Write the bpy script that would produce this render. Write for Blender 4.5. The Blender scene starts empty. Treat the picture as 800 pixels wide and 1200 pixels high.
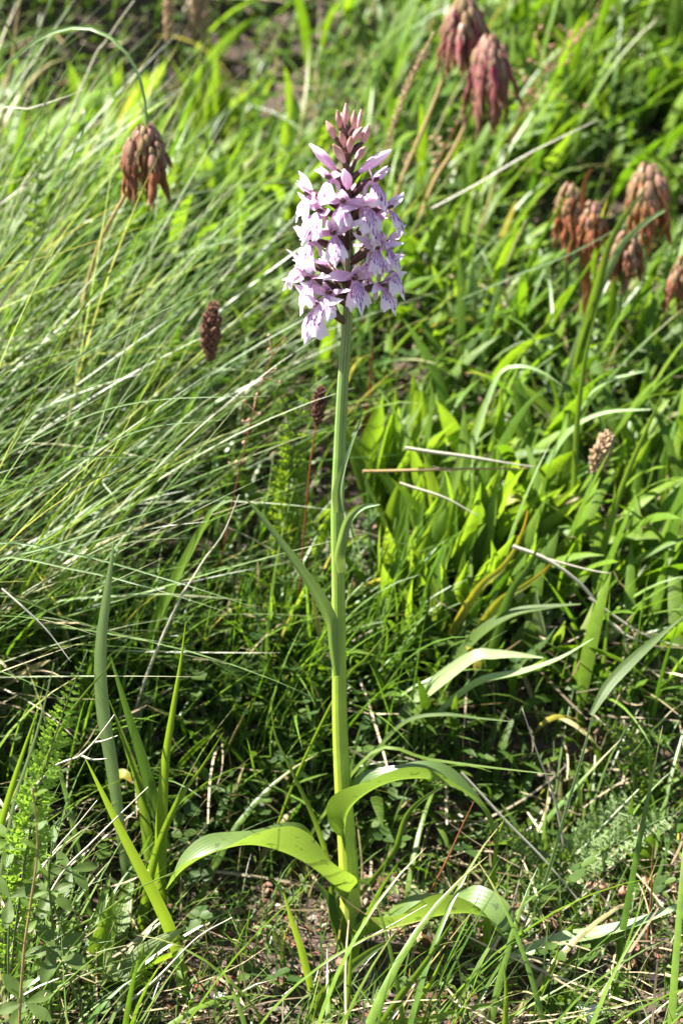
import bpy, math, random
import numpy as np
from mathutils import Vector, Matrix, Euler
rng = np.random.default_rng(7)
random.seed(7)
sc = bpy.context.scene
COL = sc.collection
PI = math.pi
# ------------------------------------------------------------------ camera, sky, sun, exposure
PITCH = math.radians(20.0)
FPX = 2833.0                                     # focal length in pixels of the 800 x 1200 photograph
FWD = np.array([0.0, math.cos(PITCH), -math.sin(PITCH)])
UPV = np.array([0.0, math.sin(PITCH), math.cos(PITCH)])
RGT = np.array([1.0, 0.0, 0.0])
AIM = np.array([0.0, 0.0, 0.200])
CAM = AIM - 1.0 * FWD
cd = bpy.data.cameras.new("camera")
co = bpy.data.objects.new("camera", cd); COL.objects.link(co)
co.location = CAM; co.rotation_euler = (PI / 2 - PITCH, 0, 0)
cd.sensor_fit = 'VERTICAL'; cd.sensor_height = 36.0; cd.sensor_width = 24.0; cd.lens = 85.0
cd.clip_start = 0.02; cd.clip_end = 900.0
cd.dof.use_dof = True; cd.dof.focus_distance = 1.0; cd.dof.aperture_fstop = 11.0
sc.camera = co
SUN = Vector((-0.52, 0.03, 0.84)).normalized()
w = bpy.data.worlds.new("World"); sc.world = w; w.use_nodes = True
nt = w.node_tree; nt.nodes.clear()
sky = nt.nodes.new("ShaderNodeTexSky"); sky.sky_type = 'NISHITA'; sky.sun_disc = False
sky.sun_elevation = math.asin(SUN.z); sky.sun_rotation = math.atan2(SUN.x, SUN.y)
bg = nt.nodes.new("ShaderNodeBackground"); bg.inputs[1].default_value = 0.05
wo = nt.nodes.new("ShaderNodeOutputWorld")
nt.links.new(sky.outputs[0], bg.inputs[0]); nt.links.new(bg.outputs[0], wo.inputs[0])
sl = bpy.data.lights.new("sun", 'SUN'); sl.energy = 5.0; sl.angle = math.radians(0.5); sl.color = (1.0, 0.965, 0.90)
so = bpy.data.objects.new("sun", sl); COL.objects.link(so)
so.rotation_euler = SUN.to_track_quat('Z', 'Y').to_euler(); so.location = (-3, 1, 4)
vs = sc.view_settings
vs.view_transform = 'Standard'; vs.look = 'None'; vs.exposure = 2.35; vs.gamma = 1.0
sc.cycles.max_bounces = 8; sc.cycles.diffuse_bounces = 2; sc.cycles.transmission_bounces = 6

# ------------------------------------------------------------------ helpers
def sstep(a, b, x):
    t = np.clip((np.asarray(x, float) - a) / (b - a), 0, 1); return t * t * (3 - 2 * t)
def vnoise(x, y, seed=0):
    """smooth value noise, vectorised"""
    x = np.asarray(x, float); y = np.asarray(y, float)
    xi = np.floor(x); yi = np.floor(y); fx = x - xi; fy = y - yi
    fx = fx * fx * (3 - 2 * fx); fy = fy * fy * (3 - 2 * fy)
    def h(a, b):
        v = np.sin(a * 127.1 + b * 311.7 + seed * 74.7) * 43758.5453
        return v - np.floor(v)
    return (h(xi, yi) * (1 - fx) + h(xi + 1, yi) * fx) * (1 - fy) + (h(xi, yi + 1) * (1 - fx) + h(xi + 1, yi + 1) * fx) * fy - 0.5
def terrain(x, y):
    x = np.asarray(x, float); y = np.asarray(y, float)
    z = 0.12 * np.minimum(y - 0.04, 0) * sstep(-3, 0, y) + np.where(y < -3, -0.0 , 0)
    z = z + 0.05 * sstep(0.035, 0.105, y + 0.02 * vnoise(x * 14, y * 3, 5)) + 0.42 * np.clip(y - 0.09, 0, 2.0) + 0.16 * np.clip(y - 2.09, 0, 60)
    z = z + 0.055 * sstep(0.05, 0.22, -x) * sstep(-0.12, 0.06, y) * (1 - 0.6 * sstep(1.5, 4, np.abs(x)))
    z = z - 0.11 * np.exp(-(((x + 0.17) / 0.13) ** 2 + ((y - 0.60) / 0.10) ** 2))
    z = z - 0.07 * np.exp(-(((x - 0.155) / 0.06) ** 2 + ((y - 0.45) / 0.05) ** 2))
    z = z - 0.02 * np.exp(-(((x - 0.09) / 0.05) ** 2 + ((y - 0.085) / 0.035) ** 2))
    r = np.sqrt(x * x + y * y)
    a = 1 - sstep(2, 8, r)
    z = z + a * (0.014 * vnoise(x * 9, y * 9, 1) + 0.006 * vnoise(x * 31, y * 31, 2) + 0.0025 * vnoise(x * 90, y * 90, 3)) * (0.35 + 0.65 * sstep(0.02, 0.08, r))
    z = z + (1 - a) * 0.5 * vnoise(x * 0.25, y * 0.25, 4)
    return z
def T0(x, y): return float(terrain(x, y))
def W(px, py, Y):
    """the world point on the plane y = Y that the photograph shows at (px, py)"""
    k = (600 - py) / FPX
    d = (Y - CAM[1]) / (FWD[1] + UPV[1] * k)
    return CAM + d * (FWD + UPV * k + RGT * (px - 400) / FPX)
def ground(px, py):
    for i in range(4000):
        Y = -0.25 + i * 0.0005
        p = W(px, py, Y)
        if p[2] <= T0(p[0], p[1]): return p
    return W(px, py, 0.8)

def tag(o, label=None, cat=None, group=None, kind=None):
    if label: o['label'] = label
    if cat: o['category'] = cat
    if group: o['group'] = group
    if kind: o['kind'] = kind
    return o
def empty(name, loc, label, cat, group=None):
    o = bpy.data.objects.new(name, None); COL.objects.link(o); o.location = loc
    o.empty_display_size = 0.01
    return tag(o, label, cat, group)
def link(name, me, parent=None, inv=True):
    o = bpy.data.objects.new(name, me); COL.objects.link(o)
    if parent is not None:
        o.parent = parent
        if inv: o.matrix_parent_inverse = Matrix.Translation(-world_loc(parent))
    return o
def world_loc(o):
    v = Vector(o.location)
    p = o.parent
    return v if p is None else v      # parts built in world coordinates sit at the origin and keep it
def mesh(name, verts, faces, mat, uv=None, col=None, smooth=True):
    me = bpy.data.meshes.new(name)
    me.from_pydata([tuple(map(float, v)) for v in verts], [], faces)
    if uv is not None:
        ul = me.uv_layers.new(name='UVMap')
        idx = np.empty(len(me.loops), dtype=np.int32); me.loops.foreach_get('vertex_index', idx)
        ul.data.foreach_set('uv', np.asarray(uv, np.float32)[idx].ravel())
    if col is not None:
        at = me.color_attributes.new('tint', 'FLOAT_COLOR', 'POINT')
        at.data.foreach_set('color', np.asarray(col, np.float32).ravel())
    if smooth: me.polygons.foreach_set('use_smooth', [True] * len(me.polygons))
    me.materials.append(mat); me.update()
    return me
def bigmesh(name, V, F, mat, col, smooth=True):
    """V (n,3), F (m,k) all faces with the same number of corners"""
    me = bpy.data.meshes.new(name)
    k = F.shape[1]
    me.vertices.add(len(V)); me.vertices.foreach_set('co', V.astype(np.float32).ravel())
    me.loops.add(F.size); me.loops.foreach_set('vertex_index', F.astype(np.int32).ravel())
    me.polygons.add(len(F))
    me.polygons.foreach_set('loop_start', (np.arange(len(F)) * k).astype(np.int32))
    me.polygons.foreach_set('loop_total', np.full(len(F), k, np.int32))
    if smooth: me.polygons.foreach_set('use_smooth', np.ones(len(F), bool))
    me.update(calc_edges=True)
    at = me.color_attributes.new('tint', 'FLOAT_COLOR', 'POINT')
    at.data.foreach_set('color', col.astype(np.float32).ravel())
    me.materials.append(mat)
    return me
class MB:
    """collects pieces into one mesh"""
    def __init__(s): s.v = []; s.f = []; s.uv = []
    def add(s, v, f, uv=None):
        n = len(s.v); s.v += [tuple(p) for p in v]; s.f += [tuple(i + n for i in q) for q in f]
        s.uv += [tuple(t) for t in uv] if uv is not None else [(0, 0)] * len(v)
        return s
    def mesh(s, name, mat, smooth=True): return mesh(name, s.v, s.f, mat, s.uv, None, smooth)
def spline(pts, n):
    """Catmull-Rom through the points, resampled at even arc length"""
    P = np.array(pts, float)
    if len(P) == 2: return P[0] + (P[1] - P[0]) * np.linspace(0, 1, n)[:, None]
    E = np.vstack([2 * P[0] - P[1], P, 2 * P[-1] - P[-2]])
    out = []
    for i in range(1, len(E) - 2):
        t = np.linspace(0, 1, 16, endpoint=False)[:, None]
        p0, p1, p2, p3 = E[i - 1], E[i], E[i + 1], E[i + 2]
        out.append(0.5 * (2 * p1 + (p2 - p0) * t + (2 * p0 - 5 * p1 + 4 * p2 - p3) * t ** 2 + (3 * p1 - p0 - 3 * p2 + p3) * t ** 3))
    out = np.vstack(out + [P[-1:]])
    L = np.concatenate([[0], np.cumsum(np.linalg.norm(np.diff(out, axis=0), axis=1))])
    s = np.linspace(0, L[-1], n)
    return np.stack([np.interp(s, L, out[:, k]) for k in range(3)], 1)
def nrm(v):
    l = np.linalg.norm(v, axis=-1, keepdims=True); return v / np.where(l < 1e-12, 1, l)
def frames(C, hint, roll=0.0):
    T = nrm(np.gradient(C, axis=0))
    H = np.tile(np.array(hint, float), (len(C), 1))
    S = nrm(np.cross(T, H)); bad = np.linalg.norm(np.cross(T, H), axis=1) < 0.05
    if bad.any():
        S[bad] = nrm(np.cross(T[bad], np.array([0.3, 0.2, 1.0])))
    for i in range(1, len(S)):
        if np.dot(S[i], S[i - 1]) < 0: S[i] = -S[i]
    N = nrm(np.cross(S, T))
    r = np.broadcast_to(np.asarray(roll, float), (len(C),)) if np.ndim(roll) == 0 else np.interp(np.linspace(0, 1, len(C)), np.linspace(0, 1, len(roll)), roll)
    c, s = np.cos(r)[:, None], np.sin(r)[:, None]
    return T, S * c + N * s, N * c - S * s
def ribbon(C, widths, hint=(0, -1, 0.3), roll=0.0, fold=0.3, nc=5, wave=0.0, wfreq=5, seed=0, foldp=1.3):
    n = len(C); s = np.linspace(0, 1, n)
    wd = np.interp(s, np.linspace(0, 1, len(widths)), widths)
    T, S, N = frames(C, hint, roll)
    v = []; uv = []
    fo = np.interp(s, np.linspace(0, 1, len(fold)), fold) if np.ndim(fold) else np.full(n, fold)
    for j in range(nc):
        c = -1 + 2 * j / (nc - 1)
        off = S * (c * wd / 2)[:, None] * (1 - 0.25 * np.clip(fo, 0, 1))[:, None] + N * (fo * wd / 2 * abs(c) ** foldp)[:, None]
        if wave: off = off + N * (wave * wd / 2 * abs(c) ** 1.5 * np.sin(wfreq * 2 * PI * s + seed + (1.7 if c > 0 else 0)))[:, None]
        v.append(C + off); uv.append(np.stack([np.full(n, (c + 1) / 2), s], 1))
    V = np.stack(v, 1).reshape(-1, 3); U = np.stack(uv, 1).reshape(-1, 2)
    f = [(i * nc + j, i * nc + j + 1, (i + 1) * nc + j + 1, (i + 1) * nc + j) for i in range(n - 1) for j in range(nc - 1)]
    return V, f, U
def tube(C, rad, k=7, hint=(0, -1, 0.3), ribs=0, ribd=0.0, cap=True):
    n = len(C); s = np.linspace(0, 1, n)
    R = np.interp(s, np.linspace(0, 1, len(rad)), rad) if np.ndim(rad) else np.full(n, rad)
    T, S, N = frames(C, hint)
    V = []; U = []
    for i in range(n):
        for j in range(k):
            a = 2 * PI * j / k
            r = R[i] * (1 + ribd * math.cos(ribs * a))
            V.append(C[i] + r * (math.cos(a) * S[i] + math.sin(a) * N[i])); U.append((j / k, s[i]))
    f = [(i * k + j, i * k + (j + 1) % k, (i + 1) * k + (j + 1) % k, (i + 1) * k + j) for i in range(n - 1) for j in range(k)]
    if cap:
        V.append(C[-1] + T[-1] * R[-1] * 0.6); U.append((0.5, 1)); m = len(V) - 1
        f += [((n - 1) * k + j, (n - 1) * k + (j + 1) % k, m) for j in range(k)]
    return V, f, U

# ------------------------------------------------------------------ materials
def newmat(name):
    m = bpy.data.materials.new(name); m.use_nodes = True; t = m.node_tree; t.nodes.clear()
    out = t.nodes.new('ShaderNodeOutputMaterial'); return m, t, out
def N_(t, typ, **kw):
    n = t.nodes.new(typ)
    for k, v in kw.items(): setattr(n, k, v)
    return n
def mixc(t, fac, a, b, mode='MIX'):
    n = t.nodes.new('ShaderNodeMix'); n.data_type = 'RGBA'; n.blend_type = mode; n.clamp_factor = True
    for sock, val in ((0, fac), (6, a), (7, b)):
        if isinstance(val, (int, float)): n.inputs[sock].default_value = val
        elif isinstance(val, tuple): n.inputs[sock].default_value = val if len(val) == 4 else val + (1,)
        else: t.links.new(val, n.inputs[sock])
    return n.outputs[2]
def math_(t, op, a, b=0.0, c=0.0):
    n = t.nodes.new('ShaderNodeMath'); n.operation = op
    for i, val in enumerate((a, b, c)):
        if isinstance(val, (int, float)): n.inputs[i].default_value = val
        else: t.links.new(val, n.inputs[i])
    return n.outputs[0]
def shade(t, out, colour, tcol, trans=0.4, rough=0.42, spec=0.45, bump=None, coat=0.0):
    p = t.nodes.new('ShaderNodeBsdfPrincipled'); tr = t.nodes.new('ShaderNodeBsdfTranslucent'); mx = t.nodes.new('ShaderNodeMixShader')
    for sock, val in ((p.inputs['Base Color'], colour), (tr.inputs[0], tcol)):
        if isinstance(val, tuple): sock.default_value = val if len(val) == 4 else val + (1,)
        else: t.links.new(val, sock)
    p.inputs['Roughness'].default_value = rough; p.inputs['Specular IOR Level'].default_value = spec
    mx.inputs[0].default_value = trans
    if bump is not None: t.links.new(bump, p.inputs['Normal']); 
    t.links.new(p.outputs[0], mx.inputs[1]); t.links.new(tr.outputs[0], mx.inputs[2]); t.links.new(mx.outputs[0], out.inputs[0])
def field_mat(name, trans=0.42, rough=0.38, spec=0.5, tgain=(1.7, 1.75, 0.6)):
    m, t, out = newmat(name)
    a = N_(t, 'ShaderNodeAttribute', attribute_name='tint')
    g = N_(t, 'ShaderNodeTexCoord'); no = N_(t, 'ShaderNodeTexNoise'); no.inputs['Scale'].default_value = 260; no.inputs['Detail'].default_value = 2
    t.links.new(g.outputs['Object'], no.inputs[0])
    k = math_(t, 'MULTIPLY_ADD', no.outputs[0], 0.7, 0.65)
    c = mixc(t, 1.0, a.outputs[0], k, 'MULTIPLY')
    tc = mixc(t, 1.0, c, tgain, 'MULTIPLY')
    shade(t, out, c, tc, trans, rough, spec)
    return m
def leaf_mat(name, base, alt, tcol, trans=0.42, rough=0.4, spec=0.5, veins=9, vein_s=0.25, spots=False, tip=None, tipat=0.8, basec=None, vdark=None, bands=0.0, bump=0.25):
    base, alt, tcol, tip, basec, vdark = [tuple(q * 0.76 for q in x) if x else x for x in (base, alt, tcol, tip, basec, vdark)]
    m, t, out = newmat(name)
    uv = N_(t, 'ShaderNodeUVMap'); sp = N_(t, 'ShaderNodeSeparateXYZ'); t.links.new(uv.outputs[0], sp.inputs[0])
    tc = N_(t, 'ShaderNodeTexCoord')
    no = N_(t, 'ShaderNodeTexNoise'); no.inputs['Scale'].default_value = 90; no.inputs['Detail'].default_value = 3; t.links.new(tc.outputs['Object'], no.inputs[0])
    rnd = N_(t, 'ShaderNodeObjectInfo')
    f = math_(t, 'ADD', math_(t, 'MULTIPLY', no.outputs[0], 0.9), math_(t, 'MULTIPLY_ADD', rnd.outputs['Random'], 0.6, -0.25))
    c = mixc(t, f, base, alt)
    wv = math_(t, 'SINE', math_(t, 'ADD', math_(t, 'MULTIPLY', sp.outputs[0], veins * 2 * PI), math_(t, 'MULTIPLY', no.outputs[0], 2.0)))
    wv = math_(t, 'POWER', math_(t, 'ABSOLUTE', wv), 3.0)
    c = mixc(t, math_(t, 'MULTIPLY', wv, vein_s), c, vdark or tuple(x * 1.9 for x in base))
    if basec: c = mixc(t, math_(t, 'SUBTRACT', 1.0, math_(t, 'MULTIPLY', sp.outputs[1], 3.0)), c, basec)
    if tip:
        tf = math_(t, 'MULTIPLY', math_(t, 'SUBTRACT', sp.outputs[1], tipat), 1 / (1.001 - tipat)); c = mixc(t, tf, c, tip)
    if spots:
        n2 = N_(t, 'ShaderNodeTexNoise'); n2.inputs['Scale'].default_value = 220; t.links.new(tc.outputs['Object'], n2.inputs[0])
        r = N_(t, 'ShaderNodeValToRGB'); r.color_ramp.elements[0].position = 0.62; r.color_ramp.elements[1].position = 0.68; t.links.new(n2.outputs[0], r.inputs[0])
        c = mixc(t, math_(t, 'MULTIPLY', r.outputs[0], 0.7), c, tuple(x * 0.45 for x in base))
    tcn = mixc(t, 1.0, mixc(t, 1.0, c, (1 / max(base[0], .01), 1 / max(base[1], .01), 1 / max(base[2], .01)), 'MULTIPLY'), tcol, 'MULTIPLY')
    bm = N_(t, 'ShaderNodeBump'); bm.inputs['Strength'].default_value = bump; bm.inputs['Distance'].default_value = 0.0006
    t.links.new(math_(t, 'ADD', wv, math_(t, 'MULTIPLY', no.outputs[0], 1.5)), bm.inputs['Height'])
    shade(t, out, c, tcn, trans, rough, spec, bm.outputs[0])
    return m
M = {}
M['grass'] = field_mat('grass_green')
M['dry'] = field_mat('dry_straw', 0.3, 0.42, 0.4, (1.2, 1.1, 0.9))
M['cover'] = field_mat('cover_leaf', 0.45, 0.5, 0.25)
M['litter'] = field_mat('litter', 0.1, 0.8, 0.15, (1, 1, 1))
G1 = (0.075, 0.125, 0.028); G2 = (0.12, 0.17, 0.035); TG = (0.20, 0.33, 0.025)
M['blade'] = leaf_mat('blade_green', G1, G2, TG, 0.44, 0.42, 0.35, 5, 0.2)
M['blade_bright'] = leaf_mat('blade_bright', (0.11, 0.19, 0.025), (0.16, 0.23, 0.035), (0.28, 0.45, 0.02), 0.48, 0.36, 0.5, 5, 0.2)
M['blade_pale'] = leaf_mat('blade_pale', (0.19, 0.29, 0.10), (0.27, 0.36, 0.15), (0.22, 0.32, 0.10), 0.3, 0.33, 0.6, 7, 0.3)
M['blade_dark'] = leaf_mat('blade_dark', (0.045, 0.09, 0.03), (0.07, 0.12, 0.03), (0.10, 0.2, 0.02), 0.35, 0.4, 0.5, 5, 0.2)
M['lance'] = leaf_mat('lance_leaf', (0.09, 0.165, 0.025), (0.13, 0.20, 0.03), (0.27, 0.46, 0.02), 0.48, 0.42, 0.35, 3, 0.3)
M['lance_pale'] = leaf_mat('lance_pale', (0.28, 0.36, 0.15), (0.34, 0.40, 0.2), (0.3, 0.4, 0.1), 0.35, 0.35, 0.55, 3, 0.25)
M['lance_yellow'] = leaf_mat('lance_yellow', (0.24, 0.28, 0.04), (0.33, 0.3, 0.05), (0.5, 0.5, 0.03), 0.45, 0.4, 0.4, 3, 0.2, tip=(0.45, 0.25, 0.05))
M['orchid_leaf'] = leaf_mat('orchid_leaf', (0.11, 0.18, 0.045), (0.18, 0.26, 0.06), (0.20, 0.32, 0.035), 0.46, 0.36, 0.55, 7, 0.07, spots=True, basec=(0.22, 0.32, 0.05), bump=0.07)
M['orchid_bract'] = leaf_mat('orchid_upper_leaf', (0.12, 0.19, 0.085), (0.16, 0.23, 0.10), (0.22, 0.33, 0.06), 0.36, 0.34, 0.5, 6, 0.4)
M['bract'] = leaf_mat('flower_bract', (0.11, 0.075, 0.05), (0.16, 0.11, 0.06), (0.20, 0.13, 0.05), 0.3, 0.45, 0.4, 3, 0.3, tip=(0.13, 0.04, 0.06), tipat=0.3)
M['petal'] = leaf_mat('petal', (1.10, 0.60, 0.92), (1.16, 0.94, 1.10), (1.08, 0.50, 0.88), 0.36, 0.5, 0.3, 3, 0.30, tip=(1.16, 1.08, 1.14), tipat=0.45, vdark=(0.55, 0.26, 0.60))
M['bud'] = leaf_mat('bud', (0.88, 0.44, 0.50), (1.0, 0.70, 0.68), (0.9, 0.42, 0.44), 0.3, 0.45, 0.35, 3, 0.4, tip=(0.50, 0.30, 0.20), tipat=0.35, vdark=(0.5, 0.2, 0.3))
M['ovary'] = leaf_mat('ovary', (0.10, 0.03, 0.045), (0.16, 0.10, 0.05), (0.12, 0.04, 0.04), 0.12, 0.4, 0.45, 3, 0.3, vdark=(0.07, 0.02, 0.03))
M['straw'] = leaf_mat('straw', (0.50, 0.46, 0.33), (0.66, 0.62, 0.50), (0.4, 0.34, 0.2), 0.15, 0.4, 0.5, 3, 0.2, vdark=(0.3, 0.25, 0.15))
M['tan'] = leaf_mat('tan_stalk', (0.36, 0.24, 0.09), (0.44, 0.32, 0.15), (0.3, 0.2, 0.07), 0.15, 0.5, 0.35, 3, 0.2)
M['rust'] = leaf_mat('rust_stalk', (0.22, 0.06, 0.03), (0.30, 0.11, 0.04), (0.3, 0.08, 0.03), 0.15, 0.5, 0.35, 3, 0.2)
M['stalkg'] = leaf_mat('green_stalk', (0.10, 0.16, 0.05), (0.13, 0.18, 0.06), (0.2, 0.3, 0.05), 0.2, 0.4, 0.45, 3, 0.2)
M['floret_brown'] = leaf_mat('floret_brown', (0.20, 0.05, 0.03), (0.38, 0.15, 0.07), (0.46, 0.14, 0.06), 0.42, 0.75, 0.12, 2, 0.4, tip=(0.30, 0.16, 0.10), tipat=0.3, basec=(0.34, 0.14, 0.12))
M['floret_pink'] = leaf_mat('floret_pink', (0.27, 0.05, 0.085), (0.42, 0.17, 0.14), (0.50, 0.12, 0.14), 0.42, 0.75, 0.12, 2, 0.4, tip=(0.32, 0.19, 0.12), tipat=0.4, basec=(0.40, 0.13, 0.22))
M['floret_tan'] = leaf_mat('floret_tan', (0.44, 0.14, 0.07), (0.62, 0.34, 0.15), (0.65, 0.26, 0.09), 0.42, 0.75, 0.12, 2, 0.4, tip=(0.34, 0.10, 0.07), tipat=0.4, basec=(0.45, 0.38, 0.16))
M['calyx'] = leaf_mat('calyx', (0.20, 0.16, 0.05), (0.34, 0.14, 0.14), (0.26, 0.18, 0.05), 0.2, 0.45, 0.4, 2, 0.3)
M['seed_dark'] = leaf_mat('seed_dark', (0.09, 0.035, 0.03), (0.20, 0.09, 0.06), (0.1, 0.04, 0.03), 0.05, 0.6, 0.3, 1, 0.2)
M['seed_tan'] = leaf_mat('seed_tan', (0.32, 0.19, 0.10), (0.48, 0.33, 0.2), (0.3, 0.2, 0.1), 0.1, 0.55, 0.3, 1, 0.2)
M['seed_pink'] = leaf_mat('seed_pink', (0.45, 0.22, 0.14), (0.58, 0.36, 0.24), (0.5, 0.25, 0.15), 0.2, 0.5, 0.3, 1, 0.2)

def stem_material():
    m, t, out = newmat('orchid_stem')
    uv = N_(t, 'ShaderNodeUVMap'); sp = N_(t, 'ShaderNodeSeparateXYZ'); t.links.new(uv.outputs[0], sp.inputs[0])
    tc = N_(t, 'ShaderNodeTexCoord')
    no = N_(t, 'ShaderNodeTexNoise'); no.inputs['Scale'].default_value = 140; no.inputs['Detail'].default_value = 3; t.links.new(tc.outputs['Object'], no.inputs[0])
    r = N_(t, 'ShaderNodeValToRGB'); t.links.new(sp.outputs[1], r.inputs[0])
    cr = r.color_ramp; e = cr.elements
    e[0].position = 0.0; e[0].color = (0.36, 0.38, 0.08, 1); e[1].position = 1.0; e[1].color = (0.12, 0.05, 0.05, 1)
    for p_, c_ in ((0.10, (0.32, 0.40, 0.04)), (0.40, (0.21, 0.31, 0.025)), (0.62, (0.12, 0.20, 0.04)), (0.76, (0.09, 0.12, 0.05)), (0.82, (0.09, 0.07, 0.045))):
        x = e.new(p_); x.color = c_ + (1,)
    wv = math_(t, 'POWER', math_(t, 'ABSOLUTE', math_(t, 'SINE', math_(t, 'MULTIPLY', sp.outputs[0], 11 * PI))), 2.0)
    up = math_(t, 'MULTIPLY', math_(t, 'SUBTRACT', sp.outputs[1], 0.1), 1.2)
    c = mixc(t, math_(t, 'MULTIPLY', math_(t, 'MULTIPLY', wv, up), 0.8), r.outputs[0], (0.28, 0.38, 0.12))
    c = mixc(t, 1.0, c, math_(t, 'MULTIPLY_ADD', no.outputs[0], 0.5, 0.80), 'MULTIPLY')
    p = t.nodes.new('ShaderNodeBsdfPrincipled'); t.links.new(c, p.inputs['Base Color'])
    p.inputs['Roughness'].default_value = 0.38; p.inputs['Subsurface Weight'].default_value = 0.25; p.inputs['Subsurface Scale'].default_value = 0.002
    p.inputs['Subsurface Radius'].default_value = (0.6, 1.0, 0.2)
    bm = N_(t, 'ShaderNodeBump'); bm.inputs['Strength'].default_value = 0.35; bm.inputs['Distance'].default_value = 0.0004
    t.links.new(math_(t, 'ADD', wv, no.outputs[0]), bm.inputs['Height']); t.links.new(bm.outputs[0], p.inputs['Normal'])
    t.links.new(p.outputs[0], out.inputs[0]); return m
M['feather'] = leaf_mat('feather_green', (0.16, 0.28, 0.03), (0.22, 0.36, 0.05), (0.34, 0.56, 0.04), 0.45, 0.45, 0.3, 2, 0.1)
M['feather_pale'] = leaf_mat('feather_pale', (0.19, 0.28, 0.09), (0.27, 0.36, 0.14), (0.26, 0.40, 0.08), 0.4, 0.45, 0.35, 2, 0.1)
M['stem'] = stem_material()
def lip_material():
    m, t, out = newmat('lip')
    uv = N_(t, 'ShaderNodeUVMap'); sp = N_(t, 'ShaderNodeSeparateXYZ'); t.links.new(uv.outputs[0], sp.inputs[0])
    u, v = sp.outputs[0], sp.outputs[1]
    rnd = N_(t, 'ShaderNodeObjectInfo')
    cb = N_(t, 'ShaderNodeCombineXYZ'); t.links.new(u, cb.inputs[0]); t.links.new(v, cb.inputs[1]); t.links.new(math_(t, 'MULTIPLY', rnd.outputs['Random'], 40.0), cb.inputs[2])
    no = N_(t, 'ShaderNodeTexNoise'); no.inputs['Scale'].default_value = 5.5; no.inputs['Detail'].default_value = 1; t.links.new(cb.outputs[0], no.inputs[0])
    ph = math_(t, 'ADD', math_(t, 'MULTIPLY', u, 9.0 * 2 * PI), math_(t, 'MULTIPLY', no.outputs[0], 9.0))
    s = math_(t, 'SINE', ph)
    n2 = N_(t, 'ShaderNodeTexNoise'); n2.inputs['Scale'].default_value = 9.0; n2.inputs['Detail'].default_value = 1; t.links.new(cb.outputs[0], n2.inputs[0])
    s = math_(t, 'ADD', s, math_(t, 'MULTIPLY_ADD', n2.outputs[0], 2.0, -0.70))
    r = N_(t, 'ShaderNodeValToRGB'); r.color_ramp.elements[0].position = 0.35; r.color_ramp.elements[1].position = 0.65; t.links.new(s, r.inputs[0])
    # markings stop short of the margin
    win = math_(t, 'MULTIPLY', math_(t, 'GREATER_THAN', v, 0.10), math_(t, 'LESS_THAN', math_(t, 'ADD', v, math_(t, 'MULTIPLY', math_(t, 'ABSOLUTE', math_(t, 'SUBTRACT', u, 0.5)), 0.75)), 0.84))
    win = math_(t, 'MULTIPLY', win, 0.95)
    base = mixc(t, v, (0.82, 0.46, 0.72), (0.88, 0.76, 0.84))
    c = mixc(t, math_(t, 'MULTIPLY', r.outputs[0], win), base, (0.18, 0.01, 0.20))
    tcn = mixc(t, 1.0, c, (0.9, 0.8, 0.9), 'MULTIPLY')
    shade(t, out, c, tcn, 0.30, 0.5, 0.3)
    return m
M['lip'] = lip_material()
def soil_material():
    m, t, out = newmat('soil')
    tc = N_(t, 'ShaderNodeTexCoord')
    n1 = N_(t, 'ShaderNodeTexNoise'); n1.inputs['Scale'].default_value = 40; n1.inputs['Detail'].default_value = 8; t.links.new(tc.outputs['Object'], n1.inputs[0])
    n2 = N_(t, 'ShaderNodeTexNoise'); n2.inputs['Scale'].default_value = 420; n2.inputs['Detail'].default_value = 4; t.links.new(tc.outputs['Object'], n2.inputs[0])
    n3 = N_(t, 'ShaderNodeTexNoise'); n3.inputs['Scale'].default_value = 1.3; n3.inputs['Detail'].default_value = 6; t.links.new(tc.outputs['Object'], n3.inputs[0])
    c = mixc(t, n1.outputs[0], (0.016, 0.010, 0.007), (0.05, 0.030, 0.019))
    r = N_(t, 'ShaderNodeValToRGB'); r.color_ramp.elements[0].position = 0.5; r.color_ramp.elements[1].position = 0.75; t.links.new(n2.outputs[0], r.inputs[0])
    c = mixc(t, r.outputs[0], c, (0.12, 0.07, 0.045))
    # green turf beyond the nearby plants
    sp = N_(t, 'ShaderNodeVectorMath', operation='LENGTH'); t.links.new(tc.outputs['Object'], sp.inputs[0])
    far = math_(t, 'MULTIPLY', math_(t, 'SUBTRACT', sp.outputs['Value'], 2.2), 0.8)
    turf = mixc(t, n3.outputs[0], (0.05, 0.10, 0.02), (0.13, 0.17, 0.05))
    c = mixc(t, far, c, turf)
    p = t.nodes.new('ShaderNodeBsdfPrincipled'); t.links.new(c, p.inputs['Base Color']); p.inputs['Roughness'].default_value = 0.9
    bm = N_(t, 'ShaderNodeBump'); bm.inputs['Strength'].default_value = 0.8; bm.inputs['Distance'].default_value = 0.002
    t.links.new(n2.outputs[0], bm.inputs['Height']); t.links.new(bm.outputs[0], p.inputs['Normal'])
    t.links.new(p.outputs[0], out.inputs[0]); return m
M['soil'] = soil_material()
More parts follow.
